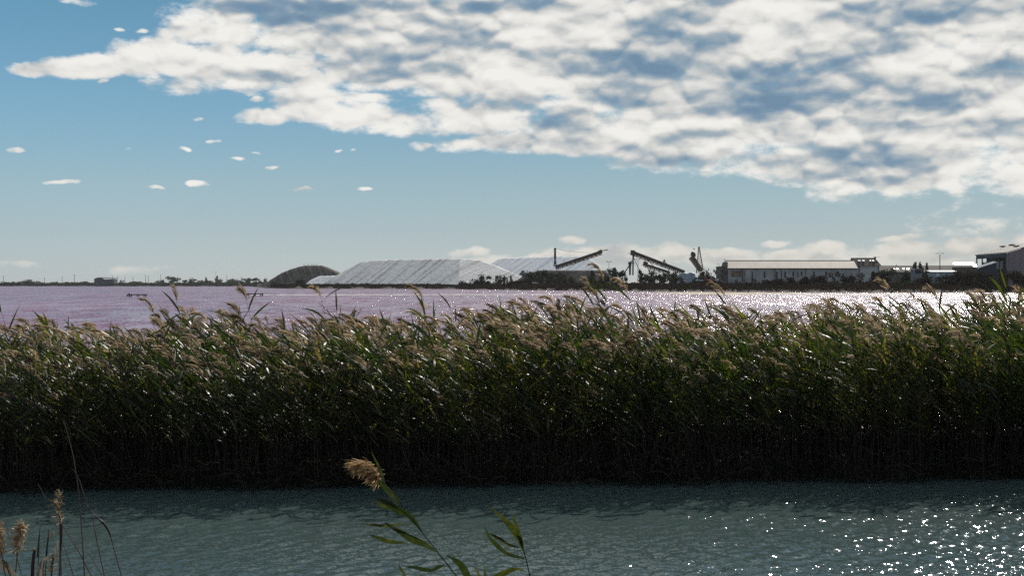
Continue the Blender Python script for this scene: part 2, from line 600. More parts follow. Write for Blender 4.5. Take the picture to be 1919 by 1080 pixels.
def bank_z(X, Y):
    n = 0.05 * np.sin(X * 3.1) + 0.04 * np.sin(X * 7.7 + 1)
    t = (Y - 25.3 - 0.085 * np.clip(X, -14, 14))
    return np.where(t < 0, -0.25 + 0 * t, 0) + np.where(t >= 0, -0.25 + 0.55 * np.minimum(1, t / 0.8), 0) * (Y < 32.0) + np.where(Y >= 32.0, -0.3, 0) + n


rb = add_obj('reed_bank', grid_mesh('reed_bank', np.linspace(-60, 60, 241), np.linspace(23.0, 33.2, 42), bank_z), M['mud'])
tag(rb, kind='structure')


def near_z(X, Y):
    t = np.clip((Y - 4.0) / 11.5, 0, 1)
    return 1.85 - 2.2 * t ** 1.2 + 0.05 * np.sin(X * 1.7) + 0.04 * np.sin(Y * 2.3 + X)


nb = add_obj('near_bank', grid_mesh('near_bank', np.linspace(-60, 60, 121), np.linspace(-40, 16.0, 90), near_z), M['earth'])
tag(nb, kind='structure')

SHORE = [(-900, 537), (0, 536.6), (240, 537), (470, 537.2), (500, 540.0), (540, 541.2), (620, 541.6), (680, 541.6), (800, 541.9), (860, 542.4), (900, 543.2), (1000, 544.6), (1080, 545.4),
         (1160, 546.2), (1280, 547.2), (1400, 548.0), (1500, 548.6), (1640, 549.2), (1740, 548.9), (1919, 548.2), (2600, 548)]
def shore_D(px):
    return CAM_H * FPX / (interp(px, SHORE) - 533.0)


def land_h(px, t):
    """height of the far land t metres behind the shore"""
    top = interp(px, [(-900, 1.6), (480, 1.6), (520, 2.9), (820, 2.9), (900, 1.8), (1100, 2.2), (1919, 2.4), (2600, 2.4)])
    return top * (1 - math.exp(-t / 14.0)) - 0.12


def build_land():
    pxs = np.arange(-900, 2601, 10.0)
    ts = [-4, 0, 2, 5, 10, 18, 30, 60, 120, 260, 600, 1500, 3000]
    V, F = [], []
    for px in pxs:
        D0 = shore_D(px) * (1 + 0.006 * math.sin(px * 0.11) + 0.004 * math.sin(px * 0.31))
        for t in ts:
            D = D0 + t
            V.append(((px - 959.5) / FPX * D, D, land_h(px, max(t, 0)) + (0.1 * t if t < 0 else 0)))
    n = len(ts)
    for i in range(len(pxs) - 1):
        for j in range(n - 1):
            F.append((i * n + j, (i + 1) * n + j, (i + 1) * n + j + 1, i * n + j + 1))
    o = add_obj('far_land', mesh_np('far_land', V, F, smooth=True), M['earth'])
    tag(o, kind='structure')


build_land()


def low_bar(name, mtl, top_edge, bottom_edge, h):
    """a low sand bar lying in the lake, between two shore lines given as photo points on the water"""
    V, F = [], []
    pxs = np.linspace(top_edge[0][0], top_edge[-1][0], 90)
    rows = 7
    for px in pxs:
        d0 = W(px, interp(px, bottom_edge) + 0.12 * math.sin(px * 0.23) + 0.08 * math.sin(px * 0.07)).y
        d1 = W(px, interp(px, top_edge)).y
        for r in range(rows):
            f = r / (rows - 1)
            D = d0 + (d1 - d0) * f
            V.append(((px - 959.5) / FPX * D, D, h * math.sin(math.pi * f) * (1 + 0.3 * math.sin(px * 0.17)) - 0.02))
    for i in range(len(pxs) - 1):
        for j in range(rows - 1):
            F.append((i * rows + j, (i + 1) * rows + j, (i + 1) * rows + j + 1, i * rows + j + 1))
    o = add_obj(name, mesh_np(name, V, F, smooth=True), mtl)
    return tag(o, kind='structure')


low_bar('sand_spit', M['sand'], [(1225, 549.2), (1290, 547.6), (1400, 548.2), (1480, 549.6), (1520, 549.6)], [(1225, 549.8), (1290, 552.0), (1380, 553.6), (1440, 551.5), (1520, 549.9)], 0.22)
low_bar('mud_bar', M['wet_sand'], [(1455, 551.8), (1600, 550.9), (1919, 551.8), (2300, 551)], [(1455, 552.1), (1520, 553.6), (1700, 554.3), (1919, 554.4), (2300, 554)], 0.30)
low_bar('shoal', M['wet_sand'], [(600, 551.6), (800, 551.2), (1080, 550.6), (1230, 551.0)], [(600, 551.8), (800, 552.0), (1080, 551.6), (1230, 551.3)], 0.16)
M['foam'] = mat('salt_foam', (0.78, 0.76, 0.74), 0.9, 0.1, 1.0)
low_bar('foam_line', M['foam'], [(470, 553.2), (560, 552.6), (800, 552.35), (1080, 552.2)], [(470, 553.3), (560, 553.0), (800, 552.75), (1080, 552.5)], 0.10)

# ------------------------------------------------------------------ vegetation on the far shore
M['scrub'] = foliage_mat('scrub', (0.026, 0.019, 0.014), (0.072, 0.052, 0.032), 0.15, 0.8, 0.0)
M['tree_leaf'] = foliage_mat('tree_leaf', (0.022, 0.030, 0.014), (0.060, 0.066, 0.028), 0.2, 0.8, 0.05)
M['olive_leaf'] = foliage_mat('olive_leaf', (0.040, 0.040, 0.022), (0.095, 0.085, 0.045), 0.2, 0.8, 0.05)
M['bark'] = mat('bark', (0.05, 0.038, 0.028), 0.9, 0.3, 2.0)


def leaf_cloud(rng, centers, radii, n, size, flat=0.75):
    """n small leaf-clump faces spread through ellipsoid lobes"""
    k = rng.integers(0, len(centers), n)
    d = rng.normal(size=(n, 3))
    d /= np.linalg.norm(d, axis=1, keepdims=True)
    r = rng.random(n) ** 0.42
    C = np.asarray(centers)[k] + d * (np.asarray(radii)[k] * r[:, None])
    a = rng.normal(size=(n, 3)); a /= np.linalg.norm(a, axis=1, keepdims=True)
    b = np.cross(a, rng.normal(size=(n, 3))); b /= np.linalg.norm(b, axis=1, keepdims=True)
    s = size * (0.55 + 0.9 * rng.random(n))[:, None]
    V = np.stack([C - a * s, C + b * s * flat, C + a * s, C - b * s * flat], 1).reshape(-1, 3)
    F = np.arange(4 * n).reshape(n, 4)
    t = np.repeat(np.clip(rng.random(n) * 0.9 + 0.1 * d[:, 2], 0, 1), 4)
    return V, F, t


def crown_proto(seed, kind):
    """unit tree: height 1, crown about 1 wide. returns crown and trunk meshes"""
    rng = np.random.default_rng(seed)
    mb = MB()
    if kind == 'round':
        cs = [(0, 0, .56)] + [(rng.normal(0, .22), rng.normal(0, .2), rng.uniform(.18, .80)) for _ in range(8)]
        rs = [(.34, .30, .40)] + [tuple(rng.uniform(.12, .22, 3)) for _ in range(8)]
        n, size, tz = 900, 0.044, .45
    elif kind == 'tall':
        cs = [(rng.normal(0, .05), rng.normal(0, .05), z) for z in np.linspace(.22, .92, 9)]
        rs = [((1.05 - z) * .30 + .06,) * 2 + (.13,) for z in np.linspace(.22, .92, 9)]
        n, size, tz = 700, 0.038, .5
    elif kind == 'bush':
        cs = [(rng.normal(0, .30), rng.normal(0, .25), rng.uniform(.15, .62)) for _ in range(9)]
        rs = [tuple(rng.uniform(.16, .30, 3)) for _ in range(9)]
        n, size, tz = 900, 0.05, .25
    elif kind == 'pine':
        cs = [(rng.normal(0, .24), rng.normal(0, .2), rng.uniform(.72, .90)) for _ in range(8)]
        rs = [(rng.uniform(.14, .24), rng.uniform(.14, .24), .09) for _ in range(8)]
        n, size, tz = 420, 0.05, .8
    else:  # twiggy
        cs = [(rng.normal(0, .28), rng.normal(0, .25), rng.uniform(.3, .75)) for _ in range(7)]
        rs = [tuple(rng.uniform(.10, .22, 3)) for _ in range(7)]
        n, size, tz = 170, 0.05, .3
    V, F, t = leaf_cloud(rng, cs, rs, n, size)
    V[:, 2] = np.maximum(V[:, 2], 0.01)
    crown = mesh_np('crown', V, F, t)
    mb.tube((0, 0, -0.05), (0.02, 0, tz), .035, .02, 6)
    for c in cs[:6]:
        mb.tube((0.01, 0, tz * .7), c, .016, .005, 4)
    me = mb.build('trunk_proto', M['bark'])
    tm = me.data
    bpy.data.objects.remove(me)
    return crown, tm


PROTO = {k: [crown_proto(100 + 10 * i + j, k) for j in range(nv)] for i, (k, nv) in enumerate([('round', 5), ('tall', 3), ('bush', 5), ('pine', 2), ('twig', 2)])}
_cnt = [0]


def ground_at(px, D):
    return land_h(px, max(0.0, D - shore_D(px)))


def tree(name, cat, kind, px, top, wpx, D, label, mtl, group=None):
    z0 = ground_at(px, D)
    pt = P(px, top, D)
    h = max(0.8, pt.z - z0)
    w = wpx / FPX * D
    _cnt[0] += 1
    crown, trunk = PROTO[kind][_cnt[0] % len(PROTO[kind])]
    t = thing(name, label, cat, (pt.x, D, z0), rz=_cnt[0] * 2.4, group=group)
    c = add_obj('crown', crown, None, t)
    s = add_obj('trunk', trunk, None, t)
    if not c.material_slots or c.data.materials[0] is None:
        c.data.materials.append(mtl)
    c.material_slots[0].link = 'OBJECT'
    c.material_slots[0].material = mtl
    hs = {'round': .98, 'tall': 1.0, 'bush': .88, 'pine': .98, 'twig': .9}[kind]
    ws = {'round': .85, 'tall': .55, 'bush': 1.0, 'pine': .85, 'twig': .9}[kind]
    t.scale = (w / ws, w / ws, h / hs)
    return t


TL, OL, SCR = M['tree_leaf'], M['olive_leaf'], M['scrub']
# right-hand shore: one entry per tree (photo x, top y, width, distance)
for a in [
    ('shrub', 'shrub', 'twig', 866, 520.5, 16, 985, 'thin leafless shrub at the water end of the white salt heap', SCR),
    ('shrub', 'shrub', 'twig', 886, 519.5, 13, 990, 'small sparse shrub just beside the dark round tree before the salt heap', SCR),
    ('tree', 'tree', 'round', 903, 511.5, 30, 985, 'dark round tree before the sunlit end of the big salt heap', TL),
    ('tree', 'tree', 'bush', 936, 515.0, 20, 990, 'dark bushy tree between the round tree and the earth mound', TL),
    ('shrub', 'shrub', 'tall', 958, 516.5, 8, 990, 'narrow pointed shrub on the left foot of the earth mound', TL),
    ('tree', 'tree', 'round', 990, 507.5, 28, 960, 'dark tree on the left slope of the earth mound', TL),
    ('tree', 'tree', 'round', 1012, 505.5, 30, 960, 'dark tree left of the stacker mast on the earth mound', TL),
    ('tree', 'tree', 'bush', 1036, 505.0, 32, 955, 'broad dark tree under the foot of the stacker mast', TL),
    ('tree', 'tree', 'round', 1057, 507.5, 28, 955, 'dark tree under the rising conveyor boom', TL),
    ('shrub', 'shrub', 'bush', 1042, 515.5, 22, 900, 'olive green bush in front of the earth mound, left of two alike', OL),
    ('shrub', 'shrub', 'bush', 1068, 515.0, 20, 900, 'olive green bush in front of the earth mound, right of two alike', OL),
    ('shrub', 'shrub', 'bush', 1000, 519.0, 34, 900, 'low brown shrub above the white car on the shore', SCR),
    ('shrub', 'shrub', 'bush', 966, 523.0, 40, 905, 'low brown scrub clump at the left end of the earth mound', SCR),
    ('tree', 'tree', 'tall', 1109, 507.5, 16, 880, 'dark pointed tree at the right end of the earth mound', TL),
    ('shrub', 'shrub', 'bush', 1128, 514.0, 18, 880, 'green bush between two pointed trees beside the earth mound', OL),
    ('tree', 'tree', 'round', 1147, 501.5, 26, 860, 'tall dark tree beneath the left floodlight pole', TL),
    ('tree', 'tree', 'round', 1166, 507.0, 26, 860, 'dark tree left of the loading hopper', TL),
    ('tree', 'tree', 'tall', 1201, 506.0, 16, 850, 'pointed dark tree under the head of the long conveyor', TL),
    ('tree', 'tree', 'bush', 1216, 512.0, 30, 850, 'low bushy tree under the lattice conveyor', TL),
    ('tree', 'tree', 'round', 1236, 506.5, 26, 850, 'dark round tree behind the feet of the lattice conveyor', TL),
    ('tree', 'tree', 'round', 1256, 509.5, 26, 845, 'dark tree at the low end of the long conveyor', TL),
    ('shrub', 'shrub', 'bush', 1266, 515.0, 24, 800, 'bush touching the left edge of the blue covered heap', OL),
    ('tree', 'tree', 'round', 1322, 500.5, 24, 830, 'tall dark tree behind the foot of the steep conveyor', TL),
    ('tree', 'tree', 'round', 1312, 511.0, 24, 800, 'dark tree touching the right edge of the blue covered heap', TL),
    ('tree', 'tree', 'round', 1333, 510.0, 22, 810, 'dark round tree above the parked cars', TL),
    ('pine_tree', 'tree', 'pine', 1343.5, 505.0, 11, 830, 'small umbrella pine left of the warehouse gable', TL),
    ('sapling', 'tree', 'twig', 1412, 515.0, 14, 668, 'bare sapling before the warehouse wall right of the arched door', SCR),
    ('shrub', 'shrub', 'bush', 1445, 521.5, 46, 668, 'lowest brown shrub before the left half of the warehouse', SCR),
    ('shrub', 'shrub', 'bush', 1478, 519.5, 40, 665, 'brown shrub before the warehouse, right of the lowest shrub', SCR),
    ('shrub', 'shrub', 'bush', 1506, 516.0, 34, 662, 'brown shrub standing before the middle of the warehouse', SCR),
    ('tree', 'tree', 'bush', 1540, 511.5, 30, 660, 'brown bushy tree before the warehouse, left of the tall thin tree', SCR),
    ('tree', 'tree', 'twig', 1568, 503.5, 30, 658, 'tall thin tree reaching the warehouse eave near its right end', SCR),
    ('tree', 'tree', 'bush', 1590, 511.5, 30, 655, 'brown bushy tree before the right end of the warehouse', SCR),
    ('tree', 'tree', 'twig', 1618, 507.5, 24, 652, 'thin tree before the left part of the dark-roofed house', SCR),
    ('tree', 'tree', 'bush', 1638, 505.5, 22, 650, 'bushy tree before the right part of the dark-roofed house', SCR),
    ('tree', 'tree', 'round', 1660, 503.5, 34, 690, 'round dark tree just right of the dark-roofed house', TL),
    ('tree', 'tree', 'bush', 1698, 503.5, 26, 690, 'dark bushy tree before the skylights of the low long roof', TL),
    ('cypress_tree', 'tree', 'tall', 1713, 492.5, 17, 735, 'leftmost of three pointed trees above the low long roof', TL),
    ('cypress_tree', 'tree', 'tall', 1726, 492.5, 15, 735, 'middle one of three pointed trees above the low long roof', TL),
    ('cypress_tree', 'tree', 'tall', 1737, 493.5, 11, 735, 'rightmost and smallest of three pointed trees above the low long roof', TL),
    ('shrub', 'shrub', 'bush', 1740, 514.0, 46, 650, 'wide brown shrub before the truck and the pale shed', SCR),
    ('tree', 'tree', 'bush', 1797, 503.5, 30, 655, 'brown bushy tree right of the pale shed', SCR),
    ('tree', 'tree', 'round', 1776, 512.0, 26, 650, 'brown shrub-like tree before the pale shed front', SCR),
    ('tree', 'tree', 'bush', 1820, 507.5, 34, 640, 'brown bushy tree under the glaring metal roof', SCR),
    ('tree', 'tree', 'bush', 1850, 506.5, 36, 625, 'brown bushy tree before the lean-to of the big hall', SCR),
    ('tree', 'tree', 'twig', 1874, 502.0, 24, 615, 'thin tree before the near corner of the big hall', SCR),
    ('tree', 'tree', 'bush', 1904, 501.0, 44, 610, 'tallest brown bushy tree before the gable of the big hall', SCR),
]:
    tree(a[0], a[1], a[2], a[3], a[4], a[5], a[6], a[7], a[8])

# left: hazy trees in a row, 2.4 to 3 km away
for a in [
    ('round', 6, 526.5, 26, 2600, 'dark rounded tree at the far left end of the shore'), ('bush', 26, 528.0, 20, 2600, 'low dark tree second along the shore from the left end'),
    ('round', 47, 523.8, 30, 3900, 'pale hazy tree taller than its dark neighbours on the left shore'), ('round', 53, 527.0, 14, 2600, 'small dark tree in front of the pale hazy tree'),
    ('round', 66, 527.0, 16, 2600, 'dark tree right of the pale hazy tree'), ('round', 97, 527.6, 12, 2800, 'small tree between the second and third utility poles'),
    ('round', 106, 526.8, 11, 2800, 'small peaked tree left of the third utility pole'), ('bush', 127, 527.6, 26, 2600, 'wide low tree left of the crossarm pole'),
    ('round', 141, 528.6, 14, 2600, 'small tree at the foot of the crossarm pole'), ('bush', 161, 526.4, 26, 2600, 'dark tree close to the left wall of the barn'),
    ('round', 227, 523.6, 10, 3900, 'pale tiny tree far behind the poles right of the barn'), ('round', 297, 524.0, 8, 3400, 'tiny distant tree midway along the left shore'),
    ('bush', 304, 523.0, 12, 2700, 'small tree left of the biggest hazy crown'), ('round', 322, 518.0, 24, 3000, 'biggest hazy rounded crown on the left shore'),
    ('round', 345, 524.5, 14, 2500, 'dark tree right of the biggest hazy crown'), ('round', 360, 519.8, 18, 3200, 'hazy domed tree third from the biggest crown'),
    ('round', 359, 524.5, 9, 2500, 'small dark tree before the hazy domed tree'), ('bush', 374, 524.0, 14, 3500, 'pale low tree left of the narrow tree'),
    ('tall', 386, 520.2, 8, 3200, 'narrow hazy tree standing by itself on the left shore'), ('tall', 406, 517.6, 9, 3000, 'tall hazy tree just behind the double lamp'),
    ('round', 413, 521.5, 14, 3000, 'hazy tree right of the double lamp'), ('bush', 434, 523.4, 22, 3300, 'wide pale tree between the double lamp and the dark mound'),
    ('round', 443, 522.0, 16, 3300, 'pale domed tree left of the last utility pole'), ('round', 462, 521.0, 20, 2700, 'dark domed tree right of the last utility pole'),
    ('round', 480, 521.0, 24, 2600, 'broad dark tree near the foot of the dark mound'), ('round', 498, 519.8, 11, 2600, 'upright tree touching the left foot of the dark mound'),
    ('bush', 391, 526.0, 26, 2500, 'low dark bush below the narrow hazy tree'), ('bush', 425, 527.0, 30, 2500, 'low dark bush before the wide pale tree'),
    ('bush', 80, 529.0, 24, 2500, 'lowest dark bush by the second utility pole'), ('bush', 250, 526.4, 30, 2500, 'low dark bush by the poles right of the barn'),
]:
    tree('distant_tree', 'tree', a[0], a[1], a[2], a[3], a[4], a[5], TL)
tree('tree', 'tree', 'bush', 560, 520.8, 20, 1290, 'dark flat-topped tree at the foot of the dark mound', TL)


def scrub_band(name, label, px0, px1, d0, d1, h0, h1, n, size, mtl, seed):
    """uncountable scrub in a belt d0..d1 metres behind the shore"""
    rng = np.random.default_rng(seed)
    px = px0 + (px1 - px0) * rng.random(n)
    D0 = np.array([shore_D(p) for p in px])
    t = d0 + (d1 - d0) * rng.random(n)
    D = D0 + t
    hl = np.array([land_h(p, tt) for p, tt in zip(px, t)])
    lump = 0.55 + 0.45 * np.sin(px * 0.31 + 2 * np.sin(px * 0.087)) * np.sin(t * 0.21 + px * 0.05)
    z = hl + rng.random(n) ** 0.8 * (h0 + (h1 - h0) * lump)
    C = np.stack([(px - 959.5) / FPX * D, D, z], 1)
    a = rng.normal(size=(n, 3)) * [.6, .6, 1.0]; a /= np.linalg.norm(a, axis=1, keepdims=True)
    b = np.cross(a, rng.normal(size=(n, 3))); b /= np.linalg.norm(b, axis=1, keepdims=True)
    s = (size * (D / 650.0) * (0.5 + rng.random(n)))[:, None]
    V = np.stack([C - a * s, C + b * s * .5, C + a * s, C - b * s * .5], 1).reshape(-1, 3)
    F = np.arange(4 * n).reshape(n, 4)
    o = add_obj(name, mesh_np(name, V, F, np.repeat(rng.random(n), 4)), mtl)
    return tag(o, label, 'scrub', kind='stuff')


scrub_band('shore_scrub', 'dark brown scrub covering the far bank under the warehouse', 860, 2100, 3, 30, 0.4, 1.5, 26000, 0.42, M['scrub'], 1)
scrub_band('dyke_scrub', 'dark brown brush on the raised ground behind the bank', 860, 2100, 30, 75, 0.6, 2.6, 26000, 0.5, M['scrub'], 2)
scrub_band('low_shore_scrub', 'thin dark scrub along the shore below the salt heaps', 500, 900, 2, 46, 0.4, 1.25, 16000, 0.36, M['scrub'], 3)
scrub_band('distant_hedge', 'dark low hedge line along the far left shore', -400, 520, 2, 90, 2.2, 4.6, 16000, 0.5, M['tree_leaf'], 4)

# ------------------------------------------------------------------ salt heaps and mounds
def salt_mat(name, lo, hi, slant):
    m, nt, bs = new_mat(name)
    px_, py_, pz_ = xyz(nt, pos_coord(nt))
    u = px_ - py_ * slant
    n1 = noise_tex(nt, combine(nt, u * 0.34, py_ * 0.018, pz_ * 0.02), 1.0, 5.0, 0.6)
    n2 = noise_tex(nt, combine(nt, px_, py_, pz_), 0.25, 5.0, 0.65)
    f = (n1 * 0.88 + n2 * 0.12).step(0.37, 0.55)
    nt.links.new(mixrgb(nt, f, lo, hi).s, bs.inputs['Base Color'])
    bs.inputs['Roughness'].default_value = 0.8
    bs.inputs['Specular IOR Level'].default_value = 0.15
    return m


M['salt'] = salt_mat('salt', (0.47, 0.455, 0.43), (0.80, 0.785, 0.75), 0.75)
M['salt_blue'] = salt_mat('salt_crust', (0.56, 0.57, 0.58), (0.82, 0.825, 0.83), 0.9)
M['brown_heap'] = mat('brown_heap', (0.085, 0.075, 0.062), 0.9, 0.35, 0.12)
M['dark_heap'] = mat('dark_heap', (0.060, 0.050, 0.042), 0.9, 0.4, 0.15)
M['tarp'] = mat('blue_tarpaulin', (0.17, 0.215, 0.255), 0.5, 0.3, 0.5, spec=0.5)
M['grey_crust'] = mat('grey_crust', (0.22, 0.21, 0.19), 0.9, 0.3, 0.2)


def heap(name, label, mtl, D, x_px, planes_fn, base_px, nx=150, ny=46, depth=60, cat='heap', rough=0.16, furrow=0.5, slant=0.7, seed=0):
    """height field of a heap: planes_fn(px-like x in metres, y from the front foot) -> height"""
    x0, x1 = P(x_px[0], 0, D).x, P(x_px[1], 0, D).x
    xs, ys = np.linspace(x0, x1, nx), np.linspace(0, depth, ny)
    zb = ground_at((x_px[0] + x_px[1]) / 2, D) - 0.4
    V, F = [], []
    for j, yy in enumerate(ys):
        for i, xx in enumerate(xs):
            h = planes_fn(xx, yy)
            if h > 0.3:
                uu = xx - slant * yy
                fr = 0.5 * math.sin(uu * 0.80 + 2.2 * mnoise.noise((uu * .09, yy * .012, seed))) + 0.5 * math.sin(uu * 1.43 + 2.0 * mnoise.noise((uu * .07, 4 + yy * .012, seed)))
                h += furrow * fr * min(1, h / 4) * (0.5 + 0.5 * mnoise.noise((xx * .05, 3.0, seed))) + rough * mnoise.noise((xx * .35, yy * .35, seed + 9))
            V.append((xx, D + yy, max(-1.5, h - max(0, zb)) if h > 0 else -1.5))
    for j in range(ny - 1):
        for i in range(nx - 1):
            F.append((j * nx + i, j * nx + i + 1, (j + 1) * nx + i + 1, (j + 1) * nx + i))
    V = np.array(V)
    cx = (x0 + x1) / 2
    V -= [cx, D, 0]
    o = add_obj(name, mesh_np(name, V, F, smooth=True), mtl)
    o.location = (cx, D, zb)
    return tag(o, label, cat)


def zpx(py, D):
    return CAM_H + (533.0 - py) / FPX * D
def xpx(px, D):
    return (px - 959.5) / FPX * D


# the dark mound with people on top
D1 = 1330
c1, top1 = xpx(566, D1), zpx(498.0, D1)
def f_dark(x, y):
    prof = [(px_ - 566.0, zpx(py_, D1 + 30)) for px_, py_ in ((486, 533), (497, 529), (509, 520), (521, 511.5), (540, 503.5), (553, 499.5), (563, 497.6), (594, 497.6), (606, 501.3), (617, 506.3), (633, 513), (655, 522), (680, 533))]
    k = 0.493
    h = float(np.interp((x - c1) / k, [p[0] for p in prof], [p[1] for p in prof]))
    return min(h, 0.75 * y, 0.75 * (64 - y)) - 0.8 * max(0, 1 - abs(h - 0.75 * y) / 3) * 0.4
heap('spoil_mound', 'dark grey rounded mound with tiny people on its flat top', M['brown_heap'], D1, (480, 650), f_dark, 0, depth=64, furrow=0.25, slant=-0.5, seed=2, cat='mound')

# low white heap between the dark mound and the long one
D2 = 1240
def f_low(x, y):
    h = float(np.interp(x, [xpx(564, D2), xpx(578, D2), xpx(592, D2), xpx(645, D2), xpx(690, D2)], [0, zpx(525, D2), zpx(517.5, D2), zpx(516, D2), 0]))
    return min(h, 0.6 * y, 0.6 * (40 - y))
heap('low_salt_heap', 'low bright white salt heap tucked between the dark mound and the long grey heap', M['salt_blue'], D2, (560, 700), f_low, 0, nx=60, ny=30, depth=40, furrow=0.2, seed=3)

# the long heap: planes meeting in sharp arrises
D3 = 1240
H3 = [(xpx(600, D3), 0), (xpx(612, D3), zpx(533, D3)), (xpx(652, D3), zpx(506, D3)), (xpx(675, D3), zpx(492, D3)), (xpx(700, D3), zpx(487.5, D3)), (xpx(730, D3), zpx(486.8, D3)), (xpx(800, D3), zpx(485.6, D3)), (xpx(862, D3), zpx(484.6, D3)),
      (xpx(880, D3), zpx(484.8, D3)), (xpx(900, D3), zpx(487.8, D3)), (xpx(935, D3), zpx(500, D3)), (xpx(970, D3), zpx(516, D3)), (xpx(1000, D3), zpx(531, D3))]
xc3 = xpx(862, D3)
def f_long(x, y):
    h = float(np.interp(x, [p[0] for p in H3], [p[1] for p in H3]))
    front = 0.66 * y
    if x > xc3:
        front = 0.66 * y - 0.42 * (x - xc3)
    return min(h, front, 0.72 * (125 - y))
heap('salt_heap', 'long flat-topped heap of pale grey salt with slanting furrows', M['salt'], D3 - 38, (596, 1004), f_long, 0, nx=300, ny=80, depth=125, furrow=0.26, slant=0.75, seed=4)

# the heap behind
D4 = 1470
def f_back(x, y):
    h = float(np.interp(x, [xpx(880, D4), xpx(921, D4), xpx(936, D4), xpx(990, D4), xpx(1040, D4), xpx(1085, D4), xpx(1100, D4), xpx(1112, D4), xpx(1122, D4), xpx(1140, D4)],
                        [0, zpx(494, D4), zpx(484.5, D4), zpx(482.3, D4), zpx(480.8, D4), zpx(480.3, D4), zpx(483, D4), zpx(489, D4), zpx(498, D4), 0]))
    return min(h, 0.60 * y, 0.65 * (120 - y))
heap('rear_salt_heap', 'bluish white salt heap standing behind the conveyor mast', M['salt_blue'], D4 - 52, (876, 1144), f_back, 0, nx=160, ny=70, depth=120, furrow=0.3, slant=0.9, seed=5)

# dark earth mound before it, with a pale crust on its right shoulder
D5 = 1010
def f_earth(x, y):
    h = float(np.interp(x, [xpx(945, D5), xpx(985, D5), xpx(1012, D5), xpx(1038, D5), xpx(1060, D5), xpx(1110, D5), xpx(1135, D5), xpx(1165, D5)],
                        [0, zpx(514, D5), zpx(506, D5), zpx(501, D5), zpx(499.5, D5), zpx(500, D5), zpx(503, D5), 0]))
    return min(h, 0.7 * y, 0.7 * (40 - y))
heap('earth_mound', 'dark earth mound with trees at its foot below the rear salt heap', M['dark_heap'], D5, (925, 1170), f_earth, 0, nx=90, ny=30, depth=40, furrow=0.2, seed=6, cat='mound')
D6 = 1040
def f_crust(x, y):
    h = float(np.interp(x, [xpx(1050, D6), xpx(1066, D6), xpx(1110, D6), xpx(1150, D6), xpx(1168, D6)], [0, zpx(499.5, D6), zpx(499, D6), zpx(501.5, D6), 0]))
    return min(h, 0.8 * y, 0.8 * (30 - y))
heap('crusted_mound', 'low grey mound with pale crust under the end of the conveyor boom', M['grey_crust'], D6, (1046, 1174), f_crust, 0, nx=70, ny=26, depth=30, furrow=0.15, seed=7, cat='mound')

# heap under a blue tarpaulin by the steep conveyor
D7 = 820
def f_tarp(x, y):
    h = float(np.interp(x, [xpx(1269, D7), xpx(1274, D7), xpx(1280, D7), xpx(1287, D7), xpx(1296, D7), xpx(1302, D7), xpx(1306, D7), xpx(1312, D7)], [0, zpx(518, D7), zpx(509, D7), zpx(502.5, D7), zpx(500, D7), zpx(500.5, D7), zpx(505, D7), 0]))
    return min(h, 0.95 * y, 0.95 * (22 - y))
heap('covered_heap', 'steep heap under a blue tarpaulin with white streaks by the steep conveyor', M['tarp'], D7, (1264, 1316), f_tarp, 0, nx=70, ny=34, depth=22, furrow=0.5, slant=0.5, seed=8)
def f_streak(x, y):
    u = (x - xpx(1284, D7 - .6))
    return min(3.2 * math.exp(-((u - 0.25 * y) / 1.3) ** 2), 0.9 * y, 0.9 * (8 - y)) if y < 8 else 0
heap('salt_spill', 'small white salt spill at the foot of the blue covered heap', M['salt'], D7 - 4, (1272, 1304), f_streak, 0, nx=40, ny=16, depth=8, furrow=0.1, seed=9)

# people on the mound: one skinned body each
M['cloth_dark'] = mat('dark_clothes', (0.03, 0.03, 0.035), 0.8, 0.2, 2.0)


def person(px, foot_py, h, label, pose, D):
    V, E, R = [], [], []
    def v(x, y, z, r):
        V.append((x * h, y * h, z * h)); R.append(r * h); return len(V) - 1
    pel = v(0, 0, .52, .075)
    ch = v(0, 0, .72, .085); nk = v(0.005, 0, .845, .035); hd = v(0.01, 0, .92, .06); ht = v(.012, 0, .97, .045)
    E += [(pel, ch), (ch, nk), (nk, hd), (hd, ht)]
    for s in (-1, 1):
        k = v(s * .06 + pose * .02 * s, -.015, .28, .045); f = v(s * (.075 + .03 * pose), 0, .03, .028); toe = v(s * (.08 + .03 * pose), -.06, .015, .022)
        E += [(pel, k), (k, f), (f, toe)]
        sh = v(s * .115, 0, .80, .04); el = v(s * (.15 + .04 * pose), .02, .63, .028); ha = v(s * (.14 + .05 * pose), -.05, .48 + .08 * pose, .02)
        E += [(ch, sh), (sh, el), (el, ha)]
    me = bpy.data.meshes.new('person')
    me.from_pydata(V, E, [])
    o = add_obj('person', me)
    sk = o.modifiers.new('skin', 'SKIN')
    for i, sv in enumerate(me.skin_vertices[0].data):
        sv.radius = (R[i], R[i])
        sv.use_root = (i == 0)
    o.modifiers.new('smooth', 'SUBSURF').levels = 1
    dg = bpy.context.evaluated_depsgraph_get()
    me2 = bpy.data.meshes.new_from_object(o.evaluated_get(dg))
    bpy.data.objects.remove(o)
    o = add_obj('person', me2, M['cloth_dark'])
    me2.materials.clear(); me2.materials.append(M['cloth_dark'])
    p = P(px, foot_py, D)
    o.location = p
    return tag(o, label, 'person')


DP = D1 + 32
for px, h, lab, ps in [(569.6, 1.75, 'person standing alone at the left end of the dark mound top', .3), (578.0, 1.8, 'person standing second from the left on the dark mound top', 0),
                       (584.2, 1.7, 'person in the middle pair on the dark mound top, left one', .6), (587.6, 1.62, 'person in the middle pair on the dark mound top, right one', 0),
                       (593.4, 1.8, 'person standing alone at the right end of the dark mound top', .8)]:
    person(px, 498.0, h * 1.15, lab, ps, DP)

